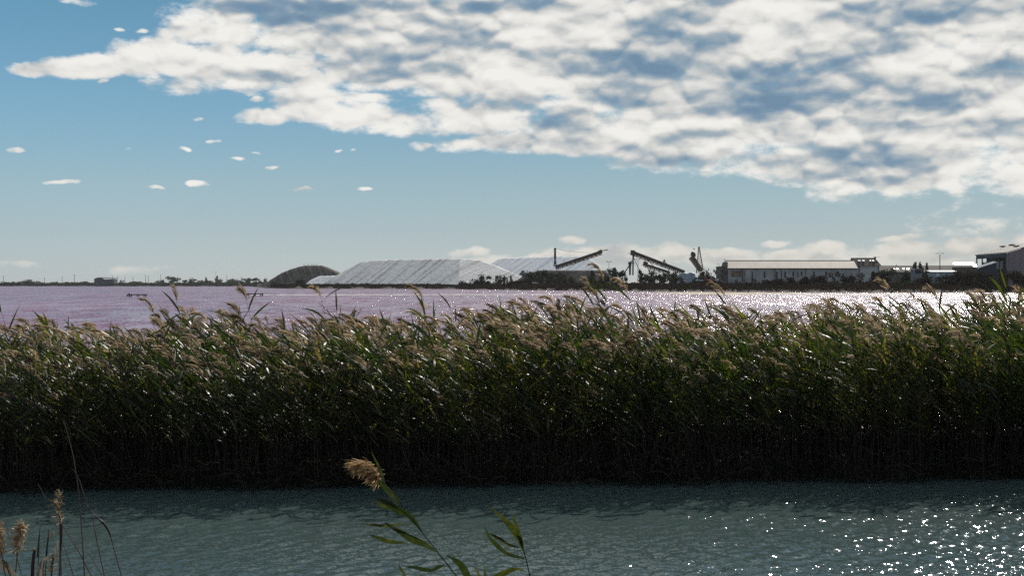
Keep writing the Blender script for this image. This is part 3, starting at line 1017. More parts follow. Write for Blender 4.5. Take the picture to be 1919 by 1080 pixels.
# ------------------------------------------------------------------ conveyors
M['rust'] = mat('rusty_steel', (0.085, 0.055, 0.038), 0.65, 0.4, 0.8, spec=0.4)
M['steel'] = mat('dark_steel', (0.05, 0.055, 0.062), 0.55, 0.3, 0.8, spec=0.4)
M['blue_steel'] = mat('blue_painted_steel', (0.035, 0.065, 0.11), 0.5, 0.25, 0.8)
M['green_steel'] = mat('green_painted_steel', (0.03, 0.07, 0.07), 0.5, 0.25, 0.8)
M['ochre_steel'] = mat('ochre_painted_steel', (0.17, 0.105, 0.05), 0.6, 0.3, 0.8)
M['belt'] = mat('rubber_belt', (0.03, 0.03, 0.03), 0.8, 0.2, 0.8)
M['wire'] = mat('wire', (0.06, 0.06, 0.06), 0.6, 0.1, 1.0)


def rel(root, v):
    return Vector(v) - root.location


def truss(root, a, b, depth, width, n, m_chord, m_brace, name='boom', belt=True, drop=True):
    """box truss from a to b (root space): chords, bracing and a belt with its rollers"""
    a, b = Vector(a), Vector(b)
    d = (b - a).normalized()
    side = d.cross(Vector((0, 0, 1))).normalized()
    up = side.cross(d).normalized()
    ch, br = MB(), MB()
    t = depth * 0.17
    for s in (-1, 1):
        o = side * (s * width / 2)
        ch.beam(a + o, b + o, t * 1.3)
        ch.beam(a + o - up * depth, b + o - up * depth, t)
    for i in range(n):
        p, q = a.lerp(b, i / n), a.lerp(b, (i + 1) / n)
        for s in (-1, 1):
            o = side * (s * width / 2)
            br.beam(p + o - up * depth * .95, p + o - up * t * .6, t * .6)
            if i % 2:
                br.beam(p + o - up * depth * .93, q + o - up * t * .7, t * .55)
            else:
                br.beam(p + o - up * t * .7, q + o - up * depth * .93, t * .55)
        br.beam(p + side * width * .47 - up * depth, p - side * width * .47 - up * depth, t * .5)
    ch.build(name, m_chord, root)
    br.build('bracing', m_brace, root)
    sk_ = MB()
    for s in (-1, 1):
        o = side * (s * (width / 2 + t * .2))
        sk_.beam(a + o - up * depth * .36, b + o - up * depth * .36, t * .3, depth * .64)
    sk_.build('side_plates', m_chord, root)
    if belt:
        bl = MB()
        bl.beam(a + up * depth * .22, b + up * depth * .22, width * .8, depth * .16)
        bo = bl.build('belt', M['belt'], root)
        ro = MB()
        for i in range(n * 2):
            p = a.lerp(b, (i + .5) / (n * 2)) + up * depth * .10
            ro.tube(p - side * width * .4, p + side * width * .4, depth * .06, n=6)
        ro.build('rollers', M['steel'], root)
    return up, side


# stacker with mast behind the earth mound
D = 1120
r = thing('stacker_conveyor', 'dark boom conveyor rising to the right from the foot of a blue mast', 'conveyor', P(1042, 502, D))
def pr(px, py, dd=0.0, D_=None):
    return rel(r, P(px, py, (D_ or D) + dd))
up, sd = truss(r, pr(1041, 499.5), pr(1127, 471.0, 8), 2.5, 2.2, 22, M['rust'], M['steel'])
hd = MB()
hd.beam(pr(1122, 473.2, 8), pr(1128, 470.2, 8), 2.6, 2.6)
hd.beam(pr(1126, 470.6, 8), pr(1139, 468.2, 9), 1.6, .6)
hd.build('head_pulley_housing', M['rust'], r)
mp_ = MB(); mp_.beam(pr(1059, 493.2), pr(1056, 487), .35); mp_.build('bracket', M['steel'], r)
r2 = thing('stacker_mast', 'slim blue mast with splayed legs and a round head', 'mast', P(1040, 500.5, D - 4))
def pr2(px, py, dd=0.0):
    return rel(r2, P(px, py, D - 4 + dd))
m = MB(); m.tube(pr2(1040.2, 486), pr2(1040.2, 468.2), .95, .75, 8); m.build('column', M['blue_steel'], r2)
for px_ in (1038.0, 1042.6):
    m = MB(); m.tube(pr2(1040.2, 486.5), pr2(px_, 499.6), .62, .5, 7); m.build('leg', M['blue_steel'], r2)
m = MB(); m.beam(pr2(1039.2, 493), pr2(1041.4, 493), .4); m.build('crossbar', M['blue_steel'], r2)
m = MB(); m.tube(pr2(1038.6, 466.8, -.6), pr2(1038.6, 466.8, .6), .1, .1); m.ball(pr2(1040.2, 466.6), 1.05, 10, 6, 1, 1, .9); m.build('mast_head', M['steel'], r2)
r3 = thing('lamp_cable', 'thin sagging cable strung with dots from the blue mast to the boom', 'cable', P(1042, 466.5, D - 4))
pts = [rel(r3, P(1041 + (1107 - 1041) * t, 466.0 + 8.0 * t + 1.6 * math.sin(math.pi * t), D - 4 + 10 * t)) for t in np.linspace(0, 1, 13)]
m = MB(); m.path(pts, .07, 4); m.build('cable', M['wire'], r3)
for p_ in pts[2:-1]:
    m = MB(); m.ball(p_, .26, 6, 4); m.build('float', M['steel'], r3)
for (a_, b_, lab) in [((1039.6, 469), (1030.5, 475.5), 'short guy wire on the left of the blue mast'), ((1041, 469), (1049, 476.5), 'short guy wire on the right of the blue mast')]:
    q0, q1 = P(*a_, D - 4), P(*b_, D - 2)
    o = MB(q0).tube(q0, q1, .08, .08, 4).build('guy_wire', M['wire']); o.location = q0
    tag(o, lab, 'wire')

# long conveyor sloping down to the right, standing on a hopper frame
D = 960
r = thing('long_conveyor', 'longest rusty conveyor sloping down to the right from a hopper tower', 'conveyor', P(1187, 530, D))
truss(r, pr(1184, 471.2), pr(1283, 509.0, -10), 2.3, 2.0, 26, M['rust'], M['rust'])
m = MB(); m.beam(pr(1181.8, 473.4), pr(1189.5, 474.2), 3.0, 3.2); m.build('head_pulley_housing', M['steel'], r)
m = MB(); m.beam(pr(1176.5, 475.2), pr(1182, 475.2), 1.2, .25); m.build('walkway', M['steel'], r)
for (a_, b_, w_) in [((1186.5, 478), (1186.0, 516), .9), ((1184.5, 477), (1190, 488), .45), ((1188.5, 478), (1186, 490), .45), ((1190, 489), (1199, 508), .35)]:
    m = MB(); m.beam(pr(*a_), pr(*b_), w_); m.build('support_leg', M['green_steel'], r)
m = MB(); m.prism([pr(1177.5, 492), pr(1184, 492), pr(1182.8, 500), pr(1182, 516), pr(1179.5, 516), pr(1179, 500)], (0, 2.4, 0)); m.build('hopper', M['green_steel'], r)
for (a_, b_) in [((1178.5, 499), (1169.5, 513)), ((1185, 489), (1178, 494))]:
    m = MB(); m.beam(pr(*a_), pr(*b_), .7, .7); m.build('chute', M['green_steel'], r)
m = MB(); m.beam(pr(1177.8, 491.4, -.3), pr(1189, 494.0, -.3), .5); m.build('tie_beam', M['steel'], r)
m = MB(); m.beam(pr(1245, 486.6), pr(1244.5, 497.5), .5); m.beam(pr(1243, 489), pr(1246.5, 489), .9, .9); m.build('drive_unit', M['steel'], r)
for (a_, b_) in [((1208, 483), (1210, 492)), ((1211, 485), (1226, 500)), ((1243, 488), (1252, 497)), ((1243.5, 489), (1241.5, 499.5)), ((1255, 498.5), (1251, 514))]:
    m = MB(); m.beam(pr(*a_, 1.6), pr(*b_, 1.6), .4); m.build('strut', M['rust'], r)
# short lattice conveyor below it
D = 940
r = thing('lattice_conveyor', 'shorter open lattice conveyor crossing below the longest one', 'conveyor', P(1230, 528, D))
truss(r, pr(1208, 494.0), pr(1256, 509.5, -4), 2.1, 1.6, 12, M['rust'], M['ochre_steel'], belt=False)
m = MB(); m.beam(pr(1205.5, 493.4), pr(1213.5, 495.6), 2.2, 2.6); m.build('head_pulley_housing', M['steel'], r)
m = MB(); m.beam(pr(1202, 497.2), pr(1213, 497.4), 1.2, .25); m.build('walkway', M['steel'], r)
for (a_, b_) in [((1212.5, 497), (1218, 514)), ((1218.5, 503), (1216.5, 514)), ((1250, 508), (1252.5, 516))]:
    m = MB(); m.beam(pr(*a_), pr(*b_), .45); m.build('support_leg', M['ochre_steel'], r)
m = MB(); m.beam(pr(1215, 509), pr(1221, 503), .3); m.build('tie_beam', M['rust'], r)

# steep conveyor and lattice tower beside the tarpaulin heap
D = 870
r = thing('steep_conveyor', 'steep ochre conveyor with a boxy head beside the lattice tower', 'conveyor', P(1313, 528, D))
truss(r, pr(1297.5, 480.5), pr(1316.5, 506, -3), 2.2, 2.2, 10, M['ochre_steel'], M['ochre_steel'])
m = MB(); m.prism([pr(1295.6, 473), pr(1298.5, 471.6), pr(1303.5, 475), pr(1304, 481), pr(1300, 482), pr(1295.3, 479)], (0, 2.6, 0)); m.build('head_pulley_housing', M['steel'], r)
m = MB(); m.beam(pr(1291.8, 478.8), pr(1297, 479.2), 1.2, .3); m.build('walkway', M['steel'], r)
r = thing('lattice_tower', 'tall narrow open lattice tower beside the steep conveyor', 'tower', P(1313, 528, D + 6))
T0, T1 = P(1309.3, 464.0, D + 6) - r.location, P(1305.5, 512, D + 6) - r.location
U0, U1 = P(1310.6, 464.0, D + 6) - r.location, P(1318.2, 506, D + 6) - r.location
legs = []
for dy in (0, 2.0):
    for (a_, b_) in ((T0, T1), (U0, U1)):
        a2, b2 = a_ + Vector((0, dy * .5, 0)), b_ + Vector((0, dy, 0))
        legs.append((a2, b2)); m = MB(); m.beam(a2, b2, .34); m.build('leg', M['ochre_steel'], r)
m = MB()
for k in range(9):
    for (i, j) in ((0, 1), (2, 3)):
        t0, t1 = k / 9.0, (k + 1) / 9.0
        m.beam(legs[i][0].lerp(legs[i][1], t0), legs[j][0].lerp(legs[j][1], t1), .18)
        m.beam(legs[i][0].lerp(legs[i][1], t1), legs[j][0].lerp(legs[j][1], t1), .18)
m.build('bracing', M['ochre_steel'], r)
m = MB(); m.tube(P(1308.8, 463.6, D + 5.4) - r.location, P(1311.2, 463.6, D + 5.4) - r.location, .5, .5, 8); m.build('pulley', M['steel'], r)


def bird(px, py, D, span, label, roll, mtl):
    o = P(px, py, D)
    r = thing('bird', label, 'bird', o)
    m = MB(); m.ball((0, 0, 0), span * .16, 8, 6, 1.9, .8, .7); m.ball((-span * .34, 0, span * .05), span * .08, 6, 5); m.tube((span * .25, 0, 0), (span * .42, 0, -.01), span * .07, span * .02, 6)
    m.build('body', mtl, r)
    for s in (-1, 1):
        w = MB(); a = roll
        w.hexa([(-.08 * span, 0, .02), (.12 * span, 0, .02), (.16 * span, s * .26 * span, a * .2 * span), (-.02 * span, s * .3 * span, a * .24 * span),
                (-.08 * span, 0, .05), (.12 * span, 0, .05), (.2 * span, s * .5 * span, a * .16 * span + .02), (.06 * span, s * .52 * span, a * .2 * span + .03)])
        w.build('wing', mtl, r)
M['black_feather'] = mat('black_feather', (0.02, 0.02, 0.022), 0.7)
bird(1300.6, 467.0, 700, 1.6, 'dark bird flying just left of the lattice tower top', .6, M['black_feather'])

# light poles
M['pole'] = mat('galvanised_pole', (0.16, 0.165, 0.17), 0.5, 0.2, 1.0, metal=0.0)
M['wood_pole'] = mat('wooden_pole', (0.06, 0.05, 0.042), 0.85, 0.2, 1.0)


def double_lamp(px, top, base, D, label, span, mtl):
    r = thing('floodlight_pole', label, 'light pole', P(px, base, D))
    z = (base - top) / FPX * D
    s = span / FPX * D / 2
    m = MB(); m.tube((0, 0, -1), (0, 0, z), .20, .12, 8); m.build('pole', mtl, r)
    m = MB(); m.beam((-s, 0, z), (s, 0, z), .16); m.build('crossarm', mtl, r)
    for k in (-1, 1):
        m = MB(); m.hexa([(k * s - .6, -.35, z - .15), (k * s + .6, -.35, z - .15), (k * s + .6, .35, z + .05), (k * s - .6, .35, z + .05),
                          (k * s - .5, -.3, z + .35), (k * s + .5, -.3, z + .35), (k * s + .5, .3, z + .5), (k * s - .5, .3, z + .5)])
        m.build('lamp_head', M['steel'], r)
double_lamp(1141, 490.8, 520, 980, 'floodlight pole with two heads above the crusted mound', 6.5, M['pole'])
double_lamp(1195.5, 486.5, 520, 1000, 'floodlight pole with two heads beneath the head of the long conveyor', 5.5, M['pole'])
double_lamp(404, 509.8, 531, 2500, 'T-shaped double lamp pole above the distant trees', 5.2, M['pole'])
r = thing('lamp_post', 'single curved lamp post left of the warehouse gable', 'light pole', P(1347.5, 505, 760))
m = MB(); m.path([(0, 0, -4), (0, 0, 2.6), (-.4, 0, 3.0), (-.9, 0, 3.0)], .09, 6); m.build('pole', M['pole'], r)
m = MB(); m.beam((-1.3, 0, 2.95), (-.7, 0, 2.98), .3, .18); m.build('lamp_head', M['steel'], r)

for (px, top, ca, lab) in [(6.6, 516.8, 1, 'utility pole nearest the left edge of the photo'), (83.5, 520.0, 0, 'second utility pole from the left edge'), (116.6, 518.4, 1, 'third utility pole from the left edge'),
                           (139.2, 514.8, 2, 'tallest utility pole with a wide crossarm left of the barn'), (210.8, 516.0, 0, 'utility pole rising behind the right end of the barn'),
                           (220, 518.2, 1, 'first utility pole right of the barn'), (234, 518.6, 0, 'second utility pole right of the barn'), (249.4, 519.6, 1, 'short utility pole third right of the barn'),
                           (272.8, 515.6, 0, 'taller one of a close pair of utility poles'), (278.2, 516.8, 1, 'shorter one of a close pair of utility poles'),
                           (301.4, 514.6, 1, 'utility pole left of the biggest hazy tree'), (333.4, 518.4, 1, 'utility pole right of the biggest hazy tree'), (425, 515.4, 0, 'faint utility pole right of the double lamp'),
                           (452.6, 518.4, 0, 'faint short utility pole nearest the dark mound')]:
    D = 2550
    r = thing('utility_pole', lab, 'utility pole', P(px, 531.5, D))
    z = (531.5 - top) / FPX * D
    m = MB(); m.tube((0, 0, -1), (0, 0, z), .42, .30, 6); m.build('pole', M['wood_pole'], r)
    if ca:
        m = MB(); m.beam((-1.1 * ca, 0, z - .8), (1.1 * ca, 0, z - .8), .3); m.build('crossarm', M['wood_pole'], r)
    if ca == 2:
        m = MB(); m.beam((-.2, 0, z - 2.6), (2.6, 0, z - 2.6), .3); m.build('crossarm', M['wood_pole'], r)

# pole with a spread of arched insulator arms before the low long roof
D = 690
r = thing('power_pole', 'concrete power pole with arched crossarms above the low long roof', 'power pole', P(1761.3, 528, D))
z = (528 - 477.5) / FPX * D
m = MB(); m.tube((0, 0, 0), (0, 0, z), .24, .17, 8); m.build('pole', M['wood_pole'], r)
m = MB(); m.path([(-2.0 + .4 * i, 0, z + 1.2 - .25 * abs(i - 5) ** 1.25 * .45) for i in range(11)], .07, 5); m.path([(-1.3, 0, z + .75), (0, 0, z - .2), (1.3, 0, z + .75)], .06, 5); m.build('crossarm', M['steel'], r)
for k in (-1.9, -1, 1, 1.9):
    m = MB(); m.tube((k, 0, z + .55), (k, 0, z + .95), .09, .07, 6); m.build('insulator', M['steel'], r)

# ------------------------------------------------------------------ warehouse
M['wall_plaster'] = mat('grey_plaster', (0.40, 0.395, 0.385), 0.85, 0.2, 0.25, detail=8)
M['old_wall'] = mat('old_stone_wall', (0.15, 0.125, 0.10), 0.9, 0.35, 0.6)
M['roof_tile'] = mat('pale_roof', (0.46, 0.40, 0.33), 0.7, 0.12, 0.3, stretch=(1, .3, 1))
M['dark_roof'] = mat('dark_tile_roof', (0.075, 0.058, 0.048), 0.85, 0.3, 0.8)
M['glass_dark'] = mat('dark_window', (0.012, 0.014, 0.018), 0.3, 0.1, 1.0, spec=0.3)
M['trim'] = mat('grey_trim', (0.22, 0.22, 0.22), 0.7, 0.15, 1.0)
M['hoarding'] = mat('brown_hoarding', (0.17, 0.115, 0.075), 0.7, 0.3, 0.9)
M['hoarding_pale'] = mat('tan_hoarding', (0.27, 0.18, 0.105), 0.7, 0.25, 0.9)
M['white_wall'] = mat('whitewashed_wall', (0.62, 0.63, 0.62), 0.8, 0.12, 0.3)
M['mirror_glass'] = mat('skylight_glass', (0.5, 0.5, 0.5), 0.12, 0.05, 1.0, metal=1.0)

DW = 700.0
gz = 2.0
xa, xb = xpx(1364.5, DW), xpx(1606, DW)
ze, zr = zpx(503.3, DW), zpx(490.6, DW + 8)
r = thing('warehouse', 'long low warehouse with pale pitched roof and narrow slit windows', 'warehouse', ((xa + xb) / 2, DW, gz))
L = r.location
def B(x0, x1, y0, y1, z0, z1):
    return (x0 - L.x, x1 - L.x, y0 - L.y, y1 - L.y, z0 - L.z, z1 - L.z)
wl = MB(); wl.box(*B(xa, xb, DW, DW + 16, gz - 1.5, ze))
wl.prism([Vector((xa, DW, ze)) - L, Vector((xa, DW + 16, ze)) - L, Vector((xa, DW + 8, zr)) - L], (.4, 0, 0))
wl.prism([Vector((xb - .4, DW, ze)) - L, Vector((xb - .4, DW + 16, ze)) - L, Vector((xb - .4, DW + 8, zr)) - L], (.4, 0, 0))
wall = wl.build('wall', M['wall_plaster'], r)
rf = MB()
for s in (0, 1):
    y0, y1 = (DW - .6, DW + 8) if s == 0 else (DW + 16.6, DW + 8)
    z0 = ze - .15
    a0, a1 = Vector((xa - .3, y0, z0)) - L, Vector((xb + .3, y0, z0)) - L
    b1, b0 = Vector((xb + .3, y1, zr + .25)) - L, Vector((xa - .3, y1, zr + .25)) - L
    upv = Vector((0, 0, .28))
    rf.hexa([a0, a1, b1, b0, a0 + upv, a1 + upv, b1 + upv, b0 + upv])
roof = rf.build('roof', M['roof_tile'], r)
m = MB(); m.tube(Vector((xa - .3, DW + 8, zr + .5)) - L, Vector((xb + .3, DW + 8, zr + .5)) - L, .22, n=6); m.build('ridge', M['dark_roof'], roof)
m = MB(); m.beam(Vector((xa - .3, DW - .75, ze - .05)) - L, Vector((xb + .3, DW - .75, ze - .05)) - L, .3, .3); m.build('gutter', M['dark_roof'], roof)
for px in (1391.2, 1452.2, 1464.0, 1509.8):
    m = MB(); x = xpx(px, DW); m.tube(Vector((x, DW - .16, gz)) - L, Vector((x, DW - .16, ze)) - L, .16, n=6); m.build('downpipe', M['steel'], r)
for i in range(16):
    x = xpx(1394.5 + i * 14.2, DW)
    m = MB(); m.box(*B(x - .12, x + .12, DW - .08, DW + .1, gz, ze - .3)); m.build('pilaster', M['wall_plaster'], wall)
for (px, t0, t1) in [(1394.8, 507, 517.5), (1394.8, 520, 528.5), (1409.3, 509.5, 520.5), (1432.5, 509.5, 520.5), (1455.8, 509.5, 520), (1471.3, 509.5, 520), (1486.8, 509.5, 519.5), (1494.6, 510, 519.5), (1502.3, 509.5, 517), (1525.6, 509.5, 517.5), (1548, 509.5, 518), (1571, 509.5, 518)]:
    x, w = xpx(px, DW), .34
    fr = MB(); z0, z1 = zpx(t1, DW), zpx(t0, DW)
    fr.box(*B(x - w - .12, x + w + .12, DW - .07, DW + .06, z1, z1 + .14)); fr.box(*B(x - w - .14, x + w + .14, DW - .16, DW + .06, z0 - .14, z0))
    fr.box(*B(x - w - .12, x - w, DW - .07, DW + .06, z0, z1)); fr.box(*B(x + w, x + w + .12, DW - .07, DW + .06, z0, z1))
    f = fr.build('window', M['trim'], r)
    m = MB(); m.box(*B(x - w, x + w, DW - .03, DW + .05, z0, z1)); m.build('pane', M['glass_dark'], f)
z0, z1 = zpx(518.5, DW), zpx(507.8, DW)
x0, x1, x2 = xpx(1371, DW), xpx(1385.2, DW), xpx(1389.2, DW)
m = MB(); m.box(*B(x0 - .15, x2 + .15, DW - .22, DW - .05, z0 - .15, z1 + .15)); ho = m.build('hoarding', M['trim'], r)
for k in range(3):
    for j in range(2):
        w_ = (x1 - x0) / 3; h_ = (z1 - z0) / 2
        m = MB(); m.box(*B(x0 + k * w_ + .05, x0 + (k + 1) * w_ - .05, DW - .32, DW - .2, z0 + j * h_ + .04, z0 + (j + 1) * h_ - .04)); m.build('panel', M['hoarding_pale'] if (k + j) % 3 else M['hoarding'], ho)
m = MB(); m.box(*B(x1 + .05, x2, DW - .32, DW - .2, z0, z1)); m.build('panel', M['hoarding'], ho)
# arched doorway
xd, zd, rd = xpx(1380.2, DW), zpx(526.5, DW), .85
ar = [Vector((xd - rd, DW - .1, gz)) - L, Vector((xd + rd, DW - .1, gz)) - L] + [Vector((xd + rd * math.cos(t), DW - .1, zd + rd * math.sin(t))) - L for t in np.linspace(0, math.pi, 9)]
m = MB(); m.prism(ar, (0, .14, 0)); m.build('arched_door', M['hoarding'], r)

# older gabled block at the left end
r = thing('gable_block', 'old brown stone block with a stepped gable and chimney at the warehouse left end', 'building', (xpx(1358, DW), DW + 1, gz))
L = r.location
x0, x1, x2 = xpx(1349.5, DW), xpx(1358.5, DW), xpx(1364.2, DW)
m = MB(); m.box(*B(x0, x1, DW + 1, DW + 14, gz - 1.5, zpx(500.5, DW))); m.build('wall', M['old_wall'], r)
m = MB(); m.prism([Vector(v) - L for v in ((x1, DW + .5, gz - 1.5), (x2, DW + .5, gz - 1.5), (x2, DW + .5, zpx(491, DW)), (xpx(1362, DW), DW + .5, zpx(491, DW)), (xpx(1360, DW), DW + .5, zpx(496.5, DW)), (x1, DW + .5, zpx(500.5, DW)))], (0, 13, 0)); m.build('gable_wall', M['old_wall'], r)
m = MB(); m.box(*B(x0 - .2, x1 + .1, DW + .7, DW + 14.2, zpx(500.4, DW), zpx(499.4, DW))); m.build('roof', M['dark_roof'], r)
m = MB(); m.box(*B(xpx(1362.5, DW), xpx(1365.3, DW), DW + 7, DW + 8, zpx(491.5, DW), zpx(489.9, DW))); m.build('chimney', M['old_wall'], r)
m = MB(); m.tube(Vector((xpx(1359.6, DW), DW + 3, zpx(497, DW))) - L, Vector((xpx(1359.4, DW), DW + 3, zpx(484.5, DW))) - L, .06, n=5); m.beam(Vector((xpx(1357.8, DW), DW + 3, zpx(486, DW))) - L, Vector((xpx(1361, DW), DW + 3, zpx(486, DW))) - L, .07); m.build('antenna', M['steel'], r)
for (px, py) in ((1354, 508), (1354, 519), (1361, 512)):
    x, z = xpx(px, DW), zpx(py, DW); m = MB(); m.box(*B(x - .45, x + .45, DW + .4 if px > 1358 else DW + .9, DW + 1.02, z - .8, z + .8)); m.build('window', M['glass_dark'], r)

# dark-roofed house at the right end
DH = 712.0
x0, x1 = xpx(1610, DH), xpx(1647, DH)
r = thing('house', 'white house with dark tiled roof and four glinting skylights beside the warehouse', 'house', ((x0 + x1) / 2, DH, gz))
L = r.location
ze2, zr2 = zpx(496.2, DH), zpx(483.4, DH + 4.6)
m = MB(); m.box(*B(x0, x1, DH, DH + 9.2, gz - 1.5, ze2)); wall = m.build('wall', M['white_wall'], r)
for px in (1610.6, 1646.4):
    x = xpx(px, DH); m = MB(); m.box(*B(x - .35, x + .35, DH - .12, DH + .3, gz, ze2)); m.build('corner_pilaster', M['trim'], wall)
for k in range(4):
    x = x0 + (x1 - x0) * (k + .5) / 4; m = MB(); m.box(*B(x - .9, x + .9, DH - .06, DH + .05, zpx(509, DH), zpx(499, DH))); m.build('shutter_panel', M['white_wall'], r)
rf = MB()
e = [Vector(v) - L for v in ((xpx(1601.5, DH) , DH - 1.4, ze2 - .5), (x1 + 1.0, DH - 1.4, ze2 - .5), (x1 + 1.0, DH + 10.4, ze2 - .5), (xpx(1601.5, DH), DH + 10.4, ze2 - .5))]
rg = [Vector((xpx(1598.6, DH), DH + 4.6, zr2)) - L, Vector((xpx(1643.5, DH), DH + 4.6, zr2)) - L]
rf._add(e + rg, [(0, 1, 5, 4), (1, 2, 5), (2, 3, 4, 5), (3, 0, 4), (0, 3, 2, 1)])
roof = rf.build('roof', M['dark_roof'], r)
slope = (rg[0] - (e[0] + e[3]) / 2)
def on_roof(px, f, lift):
    x = xpx(px, DH) - L.x
    y = (DH - 1.4) + 6.0 * f - L.y; z = (ze2 - .5) + (zr2 - ze2 + .5) * f - L.z
    return Vector((x, y, z + lift))
for px, w in ((1612, 1.5), (1620, 1.4), (1633, .8), (1639.3, 1.6)):
    c = on_roof(px, .58, .2); m = MB()
    t = math.tan(rad(20.0))
    m.hexa([c + Vector((-w * .42, -.38, -.38 * t - .3)), c + Vector((w * .42, -.38, -.38 * t - .3)), c + Vector((w * .42, .38, .38 * t - .3)), c + Vector((-w * .42, .38, .38 * t - .3)),
            c + Vector((-w * .42, -.38, -.38 * t + .12)), c + Vector((w * .42, -.38, -.38 * t + .12)), c + Vector((w * .42, .38, .38 * t + .12)), c + Vector((-w * .42, .38, .38 * t + .12))])
    m.build('skylight', M['mirror_glass'], roof)
m = MB(); m.box(*B(xpx(1643, DH), xpx(1645.2, DH), DH + 4, DH + 5.2, zr2 - 1.2, zpx(481.4, DH))); m.build('chimney', M['dark_roof'], roof)
m = MB(); m.beam(Vector((xpx(1640.5, DH), DH + 4.6, zpx(481.6, DH))) - L, Vector((xpx(1654, DH), DH + 4.6, zpx(481.8, DH))) - L, .12); m.tube(Vector((xpx(1646, DH), DH + 4.6, zpx(484, DH))) - L, Vector((xpx(1646, DH), DH + 4.6, zpx(480.2, DH))) - L, .07, n=5); m.build('antenna', M['steel'], r)

# low long building with dark roof
DB = 745.0
x0, x1 = xpx(1649, DB), xpx(1832, DB)
r = thing('low_building', 'low long building with dark roof and small skylights behind the power pole', 'building', ((x0 + x1) / 2, DB, gz))
L = r.location
ze3, zr3 = zpx(509, DB), zpx(497.8, DB + 8)
m = MB(); m.box(*B(x0 + .6, x1 - .6, DB, DB + 16, gz - 1.5, ze3)); m.build('wall', M['old_wall'], r)
rf = MB()
pf = [Vector((x0, DB - .8, ze3 - .3)) - L, Vector((x0, DB + 16.8, ze3 - .3)) - L, Vector((x0, DB + 8, zr3)) - L]
rf.prism(pf, (x1 - x0, 0, 0)); roof = rf.build('roof', M['dark_roof'], r)
tr = math.tan(rad(20))
for px, w in ((1677, 1.3), (1684.3, 1.1), (1696, .8), (1704.3, 1.5)):
    f = .42; c = Vector((xpx(px, DB) - L.x, DB - .8 + 8.8 * f - L.y, ze3 - .3 + (zr3 - ze3 + .3) * f - L.z + .12)); m = MB()
    m.hexa([c + Vector((-w / 2, -.5, -.5 * tr - .4)), c + Vector((w / 2, -.5, -.5 * tr - .4)), c + Vector((w / 2, .5, .5 * tr - .4)), c + Vector((-w / 2, .5, .5 * tr - .4)), c + Vector((-w / 2, -.5, -.5 * tr + .12)), c + Vector((w / 2, -.5, -.5 * tr + .12)), c + Vector((w / 2, .5, .5 * tr + .12)), c + Vector((-w / 2, .5, .5 * tr + .12))])
    m.build('skylight', M['mirror_glass'], roof)
m = MB(); x = xpx(1687.5, DB); m.tube(Vector((x, DB + 8, zr3)) - L, Vector((x, DB + 8, zpx(494.3, DB))) - L, .12, n=6); m.build('flue', M['steel'], r)

# glaring metal roof (tilted as the sun sees it) left of the hall
M['zinc'] = mat('zinc_sheet', (0.72, 0.70, 0.66), 0.17, 0.05, 0.6, metal=1.0)
DG = 715.0
x0, x1 = xpx(1789, DG), xpx(1831, DG)
r = thing('metal_roof_shed', 'shed whose sheet metal roof glares white in the sun beside the big hall', 'shed', ((x0 + x1) / 2, DG, gz))
L = r.location
zt, dd = zpx(493.2, DG + 4), 1.0
m = MB(); m.box(*B(x0 + .5, x1 - .3, DG, DG + 6, gz - 1.5, zt - 2.0)); m.build('wall', M['old_wall'], r)
rf = MB(); t20 = math.tan(rad(20.5))
for (xa_, xb_, ya_, yb_) in ((x0 + .5, x1, DG + 3.0, DG + 4.6), (xpx(1825, DG), x1 + .3, DG - .2, DG + 2.8)):
    za, zb = zt - (DG + 4.6 - ya_) * t20, zt - (DG + 4.6 - yb_) * t20
    q = [Vector(v) - L for v in ((xa_, ya_, za), (xb_, ya_, za), (xb_, yb_, zb), (xa_, yb_, zb))]
    rf.hexa([p - Vector((0, 0, .15)) for p in q] + [p + Vector((0, 0, .05)) for p in q])
rf.build('roof', M['zinc'], r)
# pale shed and truck below
M['pale_sheet'] = mat('pale_sheet', (0.36, 0.40, 0.42), 0.55, 0.15, 0.5)
M['white_paint'] = mat('white_paint', (0.72, 0.72, 0.70), 0.35, 0.08, 1.0, spec=0.5)
M['red_paint'] = mat('red_paint', (0.30, 0.02, 0.025), 0.3, 0.1, 1.0, spec=0.5)
M['grey_paint'] = mat('grey_paint', (0.20, 0.21, 0.22), 0.3, 0.1, 1.0, spec=0.5)
M['tyre'] = mat('tyre', (0.02, 0.02, 0.02), 0.8)
DS = 668.0
x0, x1 = xpx(1746, DS), xpx(1793, DS)
r = thing('pale_shed', 'low pale grey shed with a flat roof half hidden by brush', 'shed', ((x0 + x1) / 2, DS, gz))
L = r.location
m = MB(); m.box(*B(x0, x1, DS, DS + 7, gz - 1.0, zpx(510, DS))); m.build('wall', M['pale_sheet'], r)
m = MB(); q = [Vector(v) - L for v in ((x0 - .5, DS - .6, zpx(510, DS)), (x1 + .5, DS - .6, zpx(510, DS)), (x1 + .5, DS + 7, zpx(507.6, DS)), (x0 - .5, DS + 7, zpx(507.6, DS)))]
m.hexa(q + [p + Vector((0, 0, .18)) for p in q]); m.build('roof', M['white_paint'], r)
m = MB(); m.box(*B(xpx(1754, DS), xpx(1761, DS), DS - .06, DS + .05, gz, zpx(512, DS))); m.build('door', M['white_paint'], r)
x0, x1 = xpx(1712, DS), xpx(1726.5, DS)
r = thing('truck', 'truck cab with a dark windscreen standing left of the pale shed', 'truck', ((x0 + x1) / 2, DS, gz))
w2 = (x1 - x0) / 2
zt = zpx(503.6, DS) - gz
m = MB(); m.prism([(-w2, -1.3, .9), (w2, -1.3, .9), (w2, -1.3, zt - .3), (w2 - .3, -1.3, zt), (-w2 + .3, -1.3, zt), (-w2, -1.3, zt - .3)], (0, 6.5, 0)); m.build('body', M['grey_paint'], r)
